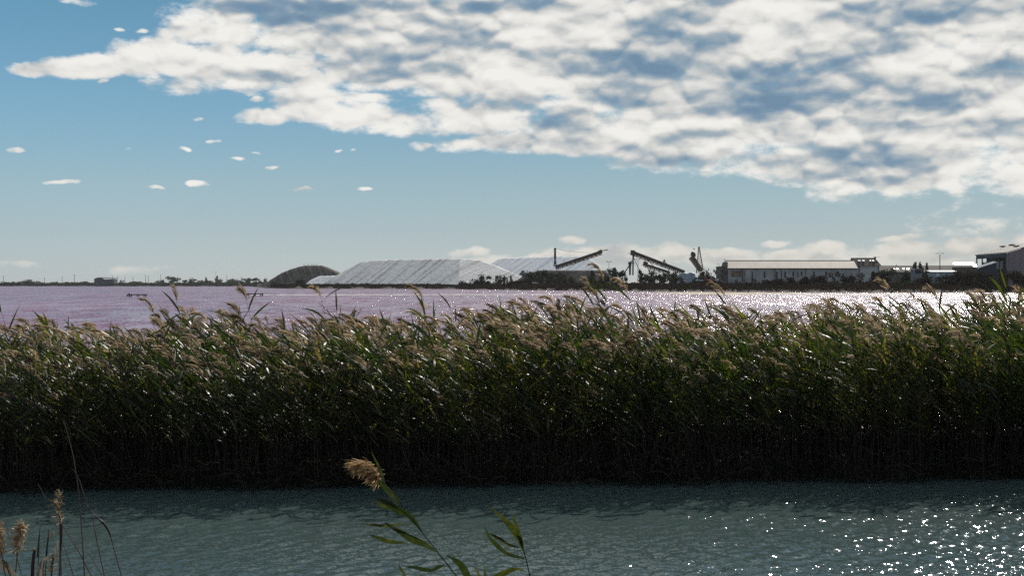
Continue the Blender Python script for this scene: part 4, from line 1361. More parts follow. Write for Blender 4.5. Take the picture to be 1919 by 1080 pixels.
m = MB(); m.box(-w2 + .35, w2 - .35, -1.36, -1.2, zt - 2.3, zt - .6); m.build('windscreen', M['glass_dark'], r)
m = MB(); m.box(-w2 - .05, w2 + .05, -1.5, -1.28, .7, 1.1); m.build('bumper', M['white_paint'], r)
for sx in (-1, 1):
    for yy in (0, 4.0):
        m = MB(); m.tube((sx * (w2 - .35), yy, .5), (sx * w2 * 1.0, yy, .5), .5, .5, 12); m.build('wheel', M['tyre'], r)

# ------------------------------------------------------------------ big hall at the right edge
M['sheet_grey'] = mat('grey_corrugated_sheet', (0.17, 0.17, 0.175), 0.6, 0.15, 0.7, stretch=(3, 3, .1))
M['sheet_roof'] = mat('weathered_sheet_roof', (0.16, 0.145, 0.125), 0.6, 0.3, 0.5)
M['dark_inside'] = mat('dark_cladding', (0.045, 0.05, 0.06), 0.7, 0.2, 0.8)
M['curtain'] = mat('pale_curtain', (0.30, 0.29, 0.26), 0.7, 0.2, 1.0)
A0 = Vector((xpx(1886, 640), 640, gz))          # near corner
A1 = Vector((xpx(1829.5, 692), 692, gz))        # far end of the open side
GV = Vector((38.0, 15.0, 0))                     # along the gable front
r = thing('big_hall', 'big grey sheet-clad hall with an open side at the right edge', 'hall', tuple(A0))
LV = A1 - A0
he, hr = zpx(474.6, 640) - gz, zpx(461.5, 700) - gz + .4
o0, o1 = Vector((0, 0, 0)), LV
m = MB(); Z = Vector((0, 0, 1))
gable = [o0, GV, GV + Z * he, GV * .5 + Z * hr, o0 + Z * he]
m.prism([p - LV.normalized() * 0 for p in gable], LV.normalized() * .4); m.build('gable_wall', M['sheet_grey'], r)
m = MB(); gn = GV.normalized()
nrm = LV.normalized().cross(Z)                   # side normal
for k in range(13):                              # standing seams
    a_ = GV * ((k + .5) / 13.0); hh = he + (hr - he) * (1 - abs((k + .5) / 13.0 - .5) * 2)
    m.beam(a_ - LV.normalized() * .06 + Z * .2, a_ - LV.normalized() * .06 + Z * (hh - .4), .16, .1)
m.build('seams', M['sheet_grey'], r)
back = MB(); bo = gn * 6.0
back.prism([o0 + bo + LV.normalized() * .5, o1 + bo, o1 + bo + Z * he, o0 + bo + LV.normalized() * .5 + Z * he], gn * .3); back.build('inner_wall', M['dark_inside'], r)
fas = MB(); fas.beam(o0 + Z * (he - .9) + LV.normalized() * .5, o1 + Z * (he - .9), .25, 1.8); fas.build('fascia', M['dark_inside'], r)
ed = MB(); ed.beam(o0 - gn * .25 + Z * (he + .1), o1 - gn * .25 + Z * (he + .1), .3, .35); ed.build('eave_edge', M['white_paint'], r)
ed = MB(); ed.beam(o0 + GV * .38 - LV.normalized() * .1 + Z * (he + (hr - he) * .50), GV - LV.normalized() * .1 + Z * (he + (hr - he) * .5), .2, .3); ed.build('cornice_strip', M['white_paint'], r)
for k in range(6):
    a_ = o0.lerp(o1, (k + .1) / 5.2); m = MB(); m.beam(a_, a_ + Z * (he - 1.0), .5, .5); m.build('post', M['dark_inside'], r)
for k in range(6):
    a_ = o0.lerp(o1, .18 + k * .12) + gn * 1.2; b_ = o0.lerp(o1, .28 + k * .12) + gn * 1.2
    m = MB(); m.prism([a_ + Z * (he - 7.0), b_ + Z * (he - 7.0), b_ + Z * (he - 3.4), a_ + Z * (he - 3.4)], gn * .15); m.build('curtain_panel', M['curtain'], r)
for s in (0, 1):
    e0 = (o0 if s == 0 else GV) - LV.normalized() * .6
    out = -gn * .5 if s == 0 else gn * .5
    q = [e0 + out + Z * (he + .1), e0 + out + LV * 1.03 + Z * (he + .1), GV * .5 - LV.normalized() * .6 + LV * 1.03 + Z * (hr + .15), GV * .5 - LV.normalized() * .6 + Z * (hr + .15)]
    m = MB(); m.hexa(q + [p + Z * .3 for p in q]); rfo = m.build('roof', M['sheet_roof'], r)
    if s == 0:
        for k in range(9):                       # sheets lapped over one another
            f0 = (k + .5) / 9.5
            p0, p1 = q[0].lerp(q[1], f0) + Z * .36, q[3].lerp(q[2], f0) + Z * .36
            mm = MB(); mm.beam(p0, p1, .35, .14); mm.build('ridge_batten', M['sheet_roof'], rfo)
        for f0, f1 in ((.72, .80), (.30, .55), (.9, .7)):
            c0 = q[0].lerp(q[1], f0).lerp(q[3].lerp(q[2], f0), f1) + Z * .7
            mm = MB(); mm.beam(c0 - LV.normalized() * 2.4, c0 + LV.normalized() * 2.4, 1.6, .5); mm.build('roof_vent', M['dark_inside'], rfo)
# lean-to against the open side
r = thing('lean_to', 'dark lean-to with a bright sloping roof edge against the big hall', 'shed', P(1850, 520, 640))
q = [P(1834, 503.2, 650) - r.location, P(1868, 492.2, 640) - r.location]
m = MB(); dn = Vector((0, 5.0, .4))
m.hexa([q[0], q[1], q[1] + dn, q[0] + dn] + [p + Z * .22 for p in (q[0], q[1], q[1] + dn, q[0] + dn)]); m.build('roof', M['pale_sheet'], r)
m = MB(); m.prism([q[0] - Z * .05 + Vector((.4, .4, 0)), q[1] - Z * .05 + Vector((0, .4, 0)), Vector((q[1].x, q[1].y + .4, -1.5)), Vector((q[0].x + .4, q[0].y + .4, -1.5))], (0, 4.2, 0)); m.build('wall', M['dark_inside'], r)

# ------------------------------------------------------------------ cars near the warehouse
def car(px, base, D, label, paint, rz):
    r = thing('parked_car', label, 'car', P(px, base, D), rz)
    lo = [(-2.0, 0, .35), (2.0, 0, .35), (2.05, 0, .62), (1.95, 0, .80), (1.05, 0, .92), (-1.85, 0, .96), (-2.05, 0, .75)]
    m = MB(); m.prism([(x, -.85, z) for x, _, z in lo], (0, 1.7, 0)); m.build('body', paint, r)
    up_ = [(-1.75, .94), (1.05, .90), (.45, 1.42), (-1.25, 1.45)]
    m = MB(); m.prism([(x, -.74, z) for x, z in up_], (0, 1.48, 0)); cb = m.build('cabin', M['glass_dark'], r)
    m = MB(); m.prism([(.47, -.72, 1.42), (.40, -.72, 1.49), (-1.22, -.72, 1.52), (-1.28, -.72, 1.45)], (0, 1.44, 0)); m.build('car_roof', paint, cb)
    m = MB(); t = math.tan(rad(20)); m.hexa([(-1.78, -.65, 1.02), (-1.78, .65, 1.02), (-1.30, .65, 1.38), (-1.30, -.65, 1.38), (-1.84, -.65, 1.04), (-1.84, .65, 1.04), (-1.34, .65, 1.42), (-1.34, -.65, 1.42)]); m.build('rear_screen', M['glass_dark'], cb)
    for sx in (-1.25, 1.3):
        for sy in (-.86, .70):
            m = MB(); m.tube((sx, sy, .32), (sx, sy + .16, .32), .32, .32, 12); w = m.build('wheel', M['tyre'], r)
    for sy in (-.6, .6):
        m = MB(); m.box(2.02, 2.08, sy - .15, sy + .15, .62, .74); m.build('headlight', M['white_paint'], r)
car(1323, 527.5, 700, 'red car parked leftmost in the row by the old gable', M['red_paint'], rad(80))
car(1333, 527.5, 702, 'red car parked second in the row, between two other cars', M['red_paint'], rad(95))
car(1343, 527.3, 700, 'white-roofed car parked rightmost in the row by the old gable', M['white_paint'], rad(88))
car(1312, 528.2, 705, 'white car parked at the foot of the blue covered heap', M['white_paint'], rad(10))
car(1004, 532.5, 870, 'white car among the dark bushes below the earth mound', M['white_paint'], rad(15))
car(540, 533.6, 1290, 'pale car parked at the foot of the dark mound', M['white_paint'], rad(5))
for px, lab in ((633.5, 'tiny dark vehicle at the left foot of the long heap'), (662, 'tiny dark vehicle right of the first one below the long heap'), (689.5, 'tiny dark vehicle furthest right below the long heap')):
    car(px, 534.0, 1182, lab, M['grey_paint'], rad(8))

# barn on the left shore
D = 2430
x0, x1, xm = xpx(176.5, D), xpx(213.5, D), xpx(189, D)
r = thing('barn', 'dark barn with a low pitched roof on the left shore', 'barn', ((x0 + x1) / 2, D, 1.2))
L = r.location
M['barn_wall'] = mat('barn_wall', (0.07, 0.08, 0.09), 0.8, 0.2, 0.4)
ze4, zr4 = zpx(523.6, D), zpx(520.6, D)
m = MB(); m.box(*B(x0, x1, D, D + 22, 0, ze4)); m.prism([Vector(v) - L for v in ((x0, D, ze4), (x0 + 12, D, ze4), (x0 + 6, D, zr4))], (0, 22, 0)); wl = m.build('wall', M['barn_wall'], r)
m = MB(); m.hexa([Vector(v) - L for v in ((x0 + 6, D - .5, zr4), (x1 + .6, D - .5, ze4 + .1), (x1 + .6, D + 22, ze4 + 1.8), (x0 + 6, D + 22, zr4 + .6), (x0 + 6, D - .5, zr4 + .35), (x1 + .6, D - .5, ze4 + .5), (x1 + .6, D + 22, ze4 + 2.2), (x0 + 6, D + 22, zr4 + 1.0))]); m.build('roof', M['barn_wall'], r)
m = MB(); m.hexa([Vector(v) - L for v in ((x0 - .6, D - .5, ze4 - .1), (x0 + 6, D - .5, zr4), (x0 + 6, D + 22, zr4), (x0 - .6, D + 22, ze4 - .1), (x0 - .6, D - .5, ze4 + .3), (x0 + 6, D - .5, zr4 + .4), (x0 + 6, D + 22, zr4 + .4), (x0 - .6, D + 22, ze4 + .3))]); m.build('roof', M['barn_wall'], r)
for px in (186, 192, 198, 204):
    x = xpx(px, D); m = MB(); m.box(*B(x - 1.1, x + 1.1, D - .12, D + .1, 1.2, 4.2)); m.build('door', M['dark_inside'], r)
D = 2480
r = thing('shed', 'long pale-roofed shed under the double lamp on the left shore', 'shed', (xpx(408, D), D, 1.2))
m = MB(); m.box(-9, 9, 0, 6, 0, 3.6); m.build('wall', M['barn_wall'], r)
m = MB(); m.hexa([(-9.5, -.5, 3.6), (9.5, -.5, 3.6), (9.5, 6.5, 4.4), (-9.5, 6.5, 4.4), (-9.5, -.5, 3.9), (9.5, -.5, 3.9), (9.5, 6.5, 4.7), (-9.5, 6.5, 4.7)]); m.build('roof', M['pole'], r)

# ------------------------------------------------------------------ things in and by the lake
M['weathered_wood'] = mat('weathered_wood', (0.035, 0.030, 0.030), 0.8, 0.3, 3.0)


def jetty(x0p, x1p, deck, wl_py, label, extra):
    D = W(0, wl_py).y
    a, b = xpx(x0p, D), xpx(x1p, D)
    r = thing('jetty_platform', label, 'jetty', ((a + b) / 2, D, 0))
    zt = zpx(deck, D); hw = (b - a) / 2
    n = 9
    for k in range(n):
        m = MB(); x = -hw + 2 * hw * k / n; m.box(x + .02, x + 2 * hw / n - .02, -.7, .7, zt - .06, zt); m.build('plank', M['weathered_wood'], r)
    for s in (-.55, .55):
        m = MB(); m.beam((-hw, s, zt - .17), (hw, s, zt - .17), .14, .22); m.build('beam', M['weathered_wood'], r)
    for k in (0.05, .2, .52, .58, .86, .95):
        for s in (-.5, .5):
            m = MB(); x = -hw + 2 * hw * k; m.tube((x, s, -.5), (x, s, zt - .28), .075, .07, 6); m.build('pile', M['weathered_wood'], r)
    for (k, h) in extra:
        m = MB(); x = -hw + 2 * hw * k; m.tube((x, -.55, -.5), (x, -.55, zt + h), .10, .09, 6); m.build('bollard_post', M['weathered_wood'], r)
jetty(238.8, 275.2, 551.6, 556.6, 'dark jetty platform standing in the lake on the left, with taller posts', [(0.0, -.1), (.10, .38), (.14, .25), (.24, .05)])
jetty(458.2, 493.0, 550.2, 555.2, 'dark jetty platform in the lake nearer the middle, flat all along', [(0.0, .06), (1.0, .06)])

r = thing('rowing_boat', 'small pale boat drawn up on the shore below the earth mound', 'boat', P(1035.5, 544.0, 799), rad(12))
ring = []
for k in range(9):
    t = k / 8.0; x = -3.0 + 6.0 * t; w = .85 * (math.sin(math.pi * (t * .86 + .10))) ** .6; ring.append((x, w, .9 + .5 * (t - .4) ** 2 * 2))
V, F = [], []
for (x, w, h) in ring:
    V += [(x, -w, h), (x, -w * .6, .15), (x, w * .6, .15), (x, w, h), (x, w * .9, h - .04), (x, w * .52, .25), (x, -w * .52, .25), (x, -w * .9, h - .04)]
for k in range(8):
    for i in range(8):
        F.append((k * 8 + i, k * 8 + (i + 1) % 8, k * 8 + 8 + (i + 1) % 8, k * 8 + 8 + i))
F += [tuple(range(7, -1, -1)), tuple(range(64, 72))]
add_obj('hull', mesh_np('hull', V, F), M['white_paint'], r)
for x in (-1.2, .6):
    m = MB(); m.box(x - .15, x + .15, -.72, .72, .62, .70); m.build('thwart', M['weathered_wood'], r)
m = MB(); m.box(-2.2, 2.0, -.66, .66, .72, .86); m.build('cover', M['sand'], r)

M['rock'] = mat('wet_rock', (0.035, 0.030, 0.032), 0.7, 0.3, 1.5)
def log(px, py, w, h, label, name='driftwood', cat='driftwood'):
    c = W(px, py); s = w / FPX * c.y / 2
    rng = np.random.default_rng(int(px)); mb = MB()
    mb.ball((0, 0, 0), 1.0, 9, 6)
    mb.V = [Vector((v.x * s * (1 + .3 * math.sin(v.y * 7 + px)), v.y * s * .6, v.z * h / FPX * c.y * .6 * (1 + .35 * math.sin(v.x * 5 + px)))) for v in mb.V]
    o = mb.build(name, M['rock'], None, True); o.location = c + Vector((0, 0, .05)); tag(o, label, cat)
log(1211, 554.6, 7.5, 2.2, 'dark stump lying in the water left of the sand spit')
log(1210, 548.8, 4.5, 1.4, 'small dark stump on the water line above the other stump')
log(1403, 549.6, 7, 2.2, 'dark lump on the sand behind the tip of the spit', 'rock', 'rock')
log(516, 552.6, 6, 1.0, 'small dark lump in the foam right of the middle jetty', 'rock', 'rock')
log(938, 551.2, 6, 1.3, 'small dark lump on the shoal below the long heap end', 'rock', 'rock')
for k, px in enumerate([1299, 1304, 1310, 1316, 1321, 1327, 1333, 1339, 1344]):
    log(px, 554.6 - .25 * k * .35, 4.5 + (k * 7 % 4), 1.2 + .3 * (k % 3), 'dark stone in the broken row edging the sand spit', 'stone', 'stone')
for o in [o for o in COL.objects if o.name.startswith('stone')]:
    o['group'] = 'stones edging the sand spit'

# ------------------------------------------------------------------ reeds
def reed_leaf_mat():
    m, nt, bs = new_mat('reed_leaf')
    at = nt.nodes.new('ShaderNodeAttribute'); at.attribute_name = 'tint'
    oi = nt.nodes.new('ShaderNodeObjectInfo')
    t = (S(nt, at.outputs['Fac']) + (S(nt, oi.outputs['Random']) - 0.5) * 0.25).clamp()
    rp = nt.nodes.new('ShaderNodeValToRGB')
    stops = [(0.0, (.013, .024, .010)), (0.45, (.028, .044, .013)), (0.72, (.070, .082, .022)), (0.88, (.13, .125, .035)), (0.97, (.22, .16, .08))]
    cr = rp.color_ramp
    while len(cr.elements) < len(stops):
        cr.elements.new(0.5)
    for e_, (p_, c_) in zip(cr.elements, stops):
        e_.position = p_; e_.color = c_ + (1,)
    nt.links.new(t.s, rp.inputs[0])
    nt.links.new(rp.outputs[0], bs.inputs['Base Color'])
    bs.inputs['Roughness'].default_value = 0.42
    bs.inputs['Specular IOR Level'].default_value = 0.5
    tr = nt.nodes.new('ShaderNodeBsdfTranslucent')
    tc_ = mixrgb(nt, 1.0, S(nt, rp.outputs[0]), (2.0, 2.2, 0.65), 'MULTIPLY')
    nt.links.new(tc_.s, tr.inputs[0])
    mx = nt.nodes.new('ShaderNodeMixShader'); mx.inputs[0].default_value = 0.38
    nt.links.new(bs.outputs[0], mx.inputs[1]); nt.links.new(tr.outputs[0], mx.inputs[2])
    nt.links.new(mx.outputs[0], nt.nodes['Material Output'].inputs[0])
    return m


M['reed_leaf'] = reed_leaf_mat()
M['reed_stem'] = foliage_mat('reed_stem', (0.022, 0.019, 0.015), (0.062, 0.052, 0.037), 0.0, 0.8, 0.15)
M['old_leaf'] = foliage_mat('old_reed_leaf', (0.018, 0.016, 0.013), (0.052, 0.043, 0.03), 0.1, 0.8, 0.05)
M['panicle'] = foliage_mat('reed_seed_head', (0.10, 0.070, 0.040), (0.72, 0.56, 0.36), 0.50, 0.8, 0.1)


def strip(pts, widths, side):
    """leaf blade: ribbon along pts with given half widths across the side directions"""
    pts, side = np.asarray(pts), np.asarray(side)
    n = len(pts)
    V = np.empty((2 * n, 3))
    V[0::2] = pts - side * widths[:, None]
    V[1::2] = pts + side * widths[:, None]
    F = np.array([[2 * i, 2 * i + 1, 2 * i + 3, 2 * i + 2] for i in range(n - 1)])
    return V, F


LEAF_W = np.array([.45, .9, 1.0, .82, .5, .04])


def leaf_blade(rng, base, az, el0, el1, length, width, roll, nseg=6):
    """a blade leaving at elevation el0, bending over to el1; az is the compass direction it blows to"""
    s = np.linspace(0, 1, nseg)
    els = el0 + (el1 - el0) * s
    azs = az + rng.normal(0, .18) * s
    d = np.stack([np.cos(els) * np.cos(azs), np.cos(els) * np.sin(azs), np.sin(els)], 1)
    pts = base + np.vstack([[0, 0, 0], np.cumsum((d[:-1] + d[1:]) / 2 * length / (nseg - 1), 0)])
    up = np.array([0, 0, 1.0])
    a = np.cross(d, up); a /= np.linalg.norm(a, axis=1, keepdims=True)
    b = np.cross(a, d)
    r = roll + rng.normal(0, .5) * s
    side = a * np.cos(r)[:, None] + b * np.sin(r)[:, None]
    w = np.interp(s, np.linspace(0, 1, 6), LEAF_W) * width / 2
    return strip(pts, w, side)


def stem_tube(pts, r0, r1, n=3):
    pts = np.asarray(pts)
    V, F = [], []
    for i, p in enumerate(pts):
        r = r0 + (r1 - r0) * i / (len(pts) - 1)
        for k in range(n):
            t = 2 * math.pi * k / n
            V.append(p + np.array([math.cos(t) * r, math.sin(t) * r, 0]))
    for i in range(len(pts) - 1):
        for k in range(n):
            F.append([i * n + k, i * n + (k + 1) % n, (i + 1) * n + (k + 1) % n, (i + 1) * n + k])
    return np.array(V), np.array(F)


def panicle_strands(rng, base, d0, length, width, nst, az=math.pi, droop=1.0, wst=.006):
    """plume: strands leaving a nodding axis, all blown to one side"""
    Vs, Fs, off = [], [], 0
    s = np.linspace(0, 1, 8)
    e0 = math.asin(max(-1, min(1, d0[2])))
    els = e0 + (-.15 * droop - e0) * s ** 1.3
    da = np.stack([np.cos(els) * math.cos(az), np.cos(els) * math.sin(az), np.sin(els)], 1)
    ax = base + np.vstack([[0, 0, 0], np.cumsum(da[:-1] * length * .75 / 7, 0)])
    for k in range(nst):
        u = rng.random() ** .8
        p = np.array([np.interp(u, s, ax[:, j]) for j in range(3)])
        dd = np.array([np.interp(u, s, da[:, j]) for j in range(3)])
        sp = rng.normal(0, 1, 3) * np.array([.35, .5, .42]) * (1 - .45 * u)
        d1 = dd + sp; d1 /= np.linalg.norm(d1)
        d2 = d1 * .6 + np.array([math.cos(az) * .7, math.sin(az) * .7, -.45 * droop]); d2 /= np.linalg.norm(d2)
        L = width * (1.25 - .55 * u) * rng.uniform(.6, 1.15)
        q = [p, p + d1 * L * .5, p + d1 * L * .5 + d2 * L * .5]
        sd = np.cross(d1, rng.normal(size=3)); sd /= np.linalg.norm(sd)
        V, F = strip(q, np.array([.5, 1.3, .5]) * wst * rng.uniform(.7, 1.5), np.array([sd] * 3))
        Vs.append(V); Fs.append(F + off); off += len(V)
    return np.vstack(Vs), np.vstack(Fs), ax


def make_variant(seed, pan, nleaf, nst, wind=1.0, dead=False):
    """one reed of height 1 unit = 3 m. Parts in metres at the origin"""
    rng = np.random.default_rng(seed)
    H = 3.0
    lean = (rng.uniform(.08, .22) if not dead else rng.uniform(.0, .25)) * wind
    ly = rng.normal(0, .05)
    ns = 9
    s = np.linspace(0, 1, ns)
    def cl(u):
        u = np.asarray(u, float)
        return np.stack([-lean * H * u ** 2.1 + .02 * np.sin(u * 9 + seed), ly * H * u ** 2 + .02 * np.cos(u * 7 + seed), H * (u - .10 * lean * u ** 2)], -1)
    stem = stem_tube(cl(s), .0075, .003)
    leaves = []
    for k in range(nleaf):
        u = .36 + .60 * (k + rng.uniform(-.3, .3)) / max(1, nleaf - 1)
        u = min(.97, max(.3, u))
        az = math.pi + rng.normal(0, .75)
        if rng.random() < .14: az = rng.uniform(-1.2, 1.2)
        el0 = rng.uniform(.75, 1.25)
        el1 = el0 - rng.uniform(.10, 1.0)
        L = rng.uniform(.36, .62) * (1.1 - .25 * abs(u - .7))
        leaves.append((leaf_blade(rng, cl(u), az, el0, el1, L, rng.uniform(.028, .050), rng.uniform(-1.3, 1.3)), min(1, max(0, rng.beta(2, 2.6) * .95 + (.12 if u < .5 else 0)))))
    dead_leaves = []
    for k in range(4 if nleaf else 0):            # dark old leaves, added low to stop lake light showing through
        u = rng.uniform(.08, .42)
        dead_leaves.append(leaf_blade(rng, cl(u), rng.uniform(0, 6.28), rng.uniform(.2, 1.1), rng.uniform(-1.5, -.6), rng.uniform(.35, .6), rng.uniform(.025, .045), rng.uniform(-1.5, 1.5), 4))
    out = {'stem': stem, 'leaves': leaves, 'pan': None, 'old': dead_leaves}
    if pan:
        d = cl(1.0) - cl(.96); d /= np.linalg.norm(d)
        V, F, ax = panicle_strands(rng, cl(.995), d, rng.uniform(.32, .58), rng.uniform(.14, .23), nst, az=math.pi + rng.normal(0, .6), droop=rng.uniform(-.5, .75))
        out['pan'] = (V, F)
    return out


TOP = [(-300, 629), (0, 629), (90, 619), (180, 619), (260, 613), (340, 611), (450, 607), (560, 603), (650, 605), (760, 609), (850, 599), (950, 597), (1040, 595), (1110, 581), (1180, 583), (1260, 595), (1360, 597),
       (1450, 593), (1550, 589), (1640, 587), (1750, 591), (1820, 585), (1860, 575), (1900, 569), (1960, 573), (2300, 587)]


def bed_front(x):
    return 25.05 + .085 * max(-12, min(12, x)) + .13 * math.sin(x * 1.7) + .08 * math.sin(x * 4.9 + 1) + .04 * math.sin(x * 11.0)


def top_at(x, y):
    px = 959.5 + x / y * FPX
    return CAM_H + (533 - interp(px, TOP)) / FPX * y


def wind_at(x):
    """the wind bends the left and middle of the bed most; the right end is sheltered and upright"""
    return interp(x, [(-12, 1.15), (2, 1.05), (4.5, .75), (7.0, .45), (12, .4)])


rng = np.random.default_rng(21)
VAR = [make_variant(300 + i, pan=(i % 5) < 2, nleaf=int(rng.integers(9, 14)), nst=56, wind=w) for i in range(36) for w in [(1.0)]]
VARS_UP = [make_variant(400 + i, pan=(i % 5) < 2, nleaf=int(rng.integers(11, 16)), nst=30, wind=.4) for i in range(20)]
DEADV = [make_variant(500 + i, pan=False, nleaf=0, nst=0, dead=True) for i in range(8)]


def build_bed():
    """the reed bed behind the foremost reeds: one uncountable mass"""
    rng = np.random.default_rng(5)
    acc = {'stem': [[], [], [], 0], 'old': [[], [], [], 0], 'leaf': [[], [], [], 0], 'pan': [[], [], [], 0]}
    def put(key, V, F, t):
        a = acc[key]
        a[0].append(V.astype(np.float32)); a[1].append(F + a[3]); a[2].append(t); a[3] += len(V)
    N = 4700
    for i in range(N):
        x = rng.uniform(-12.5, 12.8)
        depth = rng.random() ** 1.15 * 6.2
        y = bed_front(x) + .25 + depth
        up = rng.random() < max(0, min(1, (x - 3.2) / 3.0))
        v = (VARS_UP if up else VAR)[rng.integers(0, 20 if up else 36)]
        zt = top_at(x, y)
        frac = 1.0 - .40 * rng.random() ** 1.6 - .16 * (1 - min(1, depth / 2.2))
        if rng.random() < .035: frac *= 1.07
        clump = .93 + .10 * math.sin(x * 1.9 + 1.7 * math.sin(y * 1.3)) + .04 * math.sin(x * 5.3 + y)
        sz = max(.45, (zt - .2) * frac * clump / 2.9)
        sx = .55 + .45 * sz if sz < 1 else 1.0
        patch = .20 * math.sin(x * 1.3 + 2.0 * math.sin(y * .9)) * math.sin(x * .47 + y * .6 + 1.0) + (.30 if rng.random() < .05 else 0)
        a = rng.normal(0, .38)
        c, s_ = math.cos(a), math.sin(a)
        R = np.array([[c, -s_, 0], [s_, c, 0], [0, 0, 1]])
        sc = np.array([sx, sx, sz])
        T = np.array([x, y, .15])
        tr = lambda V: (V * sc) @ R.T + T
        put('stem', tr(v['stem'][0]), v['stem'][1], np.full(len(v['stem'][0]), rng.random()))
        for (V, F), tint in v['leaves']:
            put('leaf', tr(V), F, np.full(len(V), min(1, max(0, tint + rng.normal(0, .08) + patch))))
        for V, F in v['old']:
            put('old', tr(V), F, np.full(len(V), rng.random()))
        if v['pan'] is not None:
            V, F = v['pan']
            put('pan', tr(V), F, np.clip(rng.beta(1.2, 1.5) + rng.normal(0, .10, len(V)), 0, 1))
    for i in range(2600):                        # bare old stems in the front, added thickly to keep the foot dark
        x = rng.uniform(-12.5, 12.8); y = bed_front(x) + rng.random() ** 1.5 * 3.2
        v = DEADV[rng.integers(0, 8)]
        sz = rng.uniform(.35, .80); a = rng.uniform(0, 6.28)
        c, s_ = math.cos(a), math.sin(a)
        R = np.array([[c, -s_, 0], [s_, c, 0], [0, 0, 1]])
        put('stem', (v['stem'][0] * np.array([1, 1, sz])) @ R.T + np.array([x, y, -.1]), v['stem'][1], np.full(len(v['stem'][0]), rng.random()))
    for i in range(420):                         # broken and fallen stems leaning over the water's edge
        x = rng.uniform(-12.5, 12.8); y = bed_front(x) + rng.uniform(-.25, .5)
        a, e, L = rng.uniform(0, 6.28), rng.uniform(-.05, 1.15), rng.uniform(.4, 1.9)
        p0 = np.array([x, y, .02 + .25 * rng.random()]); d = np.array([math.cos(a) * math.cos(e), .45 * math.sin(a) * math.cos(e), math.sin(e)])
        V, F = stem_tube(np.array([p0, p0 + d * L * .5, p0 + d * L + np.array([0, 0, -.08 * L])]), .006, .004)
        put('stem', V, F, np.full(len(V), .5 + .5 * rng.random()))
    for i in range(2200):                        # rotting leaves hanging over the waterline
        x = rng.uniform(-12.5, 12.8); y = bed_front(x) + rng.uniform(-.12, .35)
        V, F = leaf_blade(rng, np.array([x, y, rng.uniform(.02, .35)]), rng.uniform(0, 6.28), rng.uniform(.2, 1.3), rng.uniform(-1.2, .3), rng.uniform(.2, .5), rng.uniform(.015, .035), rng.uniform(-1.5, 1.5), 4)
        put('old', V, F, np.full(len(V), rng.random()))
    Vs, Fs, ts, mats, off = [], [], [], [], 0
    for mi, key in enumerate(('stem', 'leaf', 'pan', 'old')):
        V = np.vstack(acc[key][0]); F = np.vstack(acc[key][1]) + off
        Vs.append(V); Fs.append(F); ts.append(np.concatenate(acc[key][2])); mats.append(np.full(len(F), mi, dtype=np.int32)); off += len(V)
    me = mesh_np('reed_bed', np.vstack(Vs), np.vstack(Fs), np.concatenate(ts))
    for k in ('reed_stem', 'reed_leaf', 'panicle', 'old_leaf'):
        me.materials.append(M[k])
    me.polygons.foreach_set('material_index', np.concatenate(mats))
    o = add_obj('reed_bed', me)
    tag(o, 'dense mass of wind-bent green reeds filling the bank between canal and lake', 'reeds', kind='stuff')


build_bed()


# ---- the foremost reeds, each a plant of its own
def reed_proto(v):
    """mesh data shared by the copies"""
    d = {'stem': mesh_np('stem', v['stem'][0], v['stem'][1], np.full(len(v['stem'][0]), .5))}
    d['stem'].materials.append(M['reed_stem'])
    d['leaf'] = []
    for (V, F), t in v['leaves']:
        me = mesh_np('leaf', V, F, np.full(len(V), t)); me.materials.append(M['reed_leaf']); d['leaf'].append(me)
    if v['pan'] is not None:
        V, F = v['pan']
        rr = np.random.default_rng(len(V))
        d['pan'] = mesh_np('seed_head', V, F, np.clip(rr.normal(.55, .2, len(V)), 0, 1)); d['pan'].materials.append(M['panicle'])
    return d


def place_reed(d, x, y, z, sx, sz, rz, label, group=None):
    r = thing('reed', label, 'reed', (x, y, z), rz, group)
    r.scale = (sx, sx, sz)
    add_obj('stem', d['stem'], None, r)
    for me in d['leaf']:
        add_obj('leaf', me, None, r)
    if 'pan' in d:
        add_obj('seed_head', d['pan'], None, r)
    return r


FP = [reed_proto(make_variant(600 + i, True, 7, 64)) for i in range(8)]
FPU = [reed_proto(make_variant(640 + i, i % 2 == 0, 8, 40, wind=.4)) for i in range(6)]
rng = np.random.default_rng(77)
NFRONT = 236
for i in range(NFRONT):
    x = -9.9 + 19.9 * (i + rng.random()) / NFRONT
    y = bed_front(x) + .05 + rng.random() * .7
    up = rng.random() < max(0, min(1, (x - 3.2) / 3.0))
    zt = top_at(x, y)
    sz = (zt - .1) * rng.uniform(.66, .97) / 2.9
    d = (FPU[rng.integers(0, 6)] if up else FP[rng.integers(0, 8)])
    if 'pan' in d:
        lab, grp = 'green reed with a feathery tan seed head at the canal-side front of the bed', 'seeding reeds along the front of the bed'
    else:
        lab, grp = 'upright leafy reed without a seed head at the canal-side front of the bed', 'leafy reeds along the front of the bed'
    place_reed(d, x, y, .05, .6 + .4 * sz, sz, rng.normal(0, .35), lab, grp)

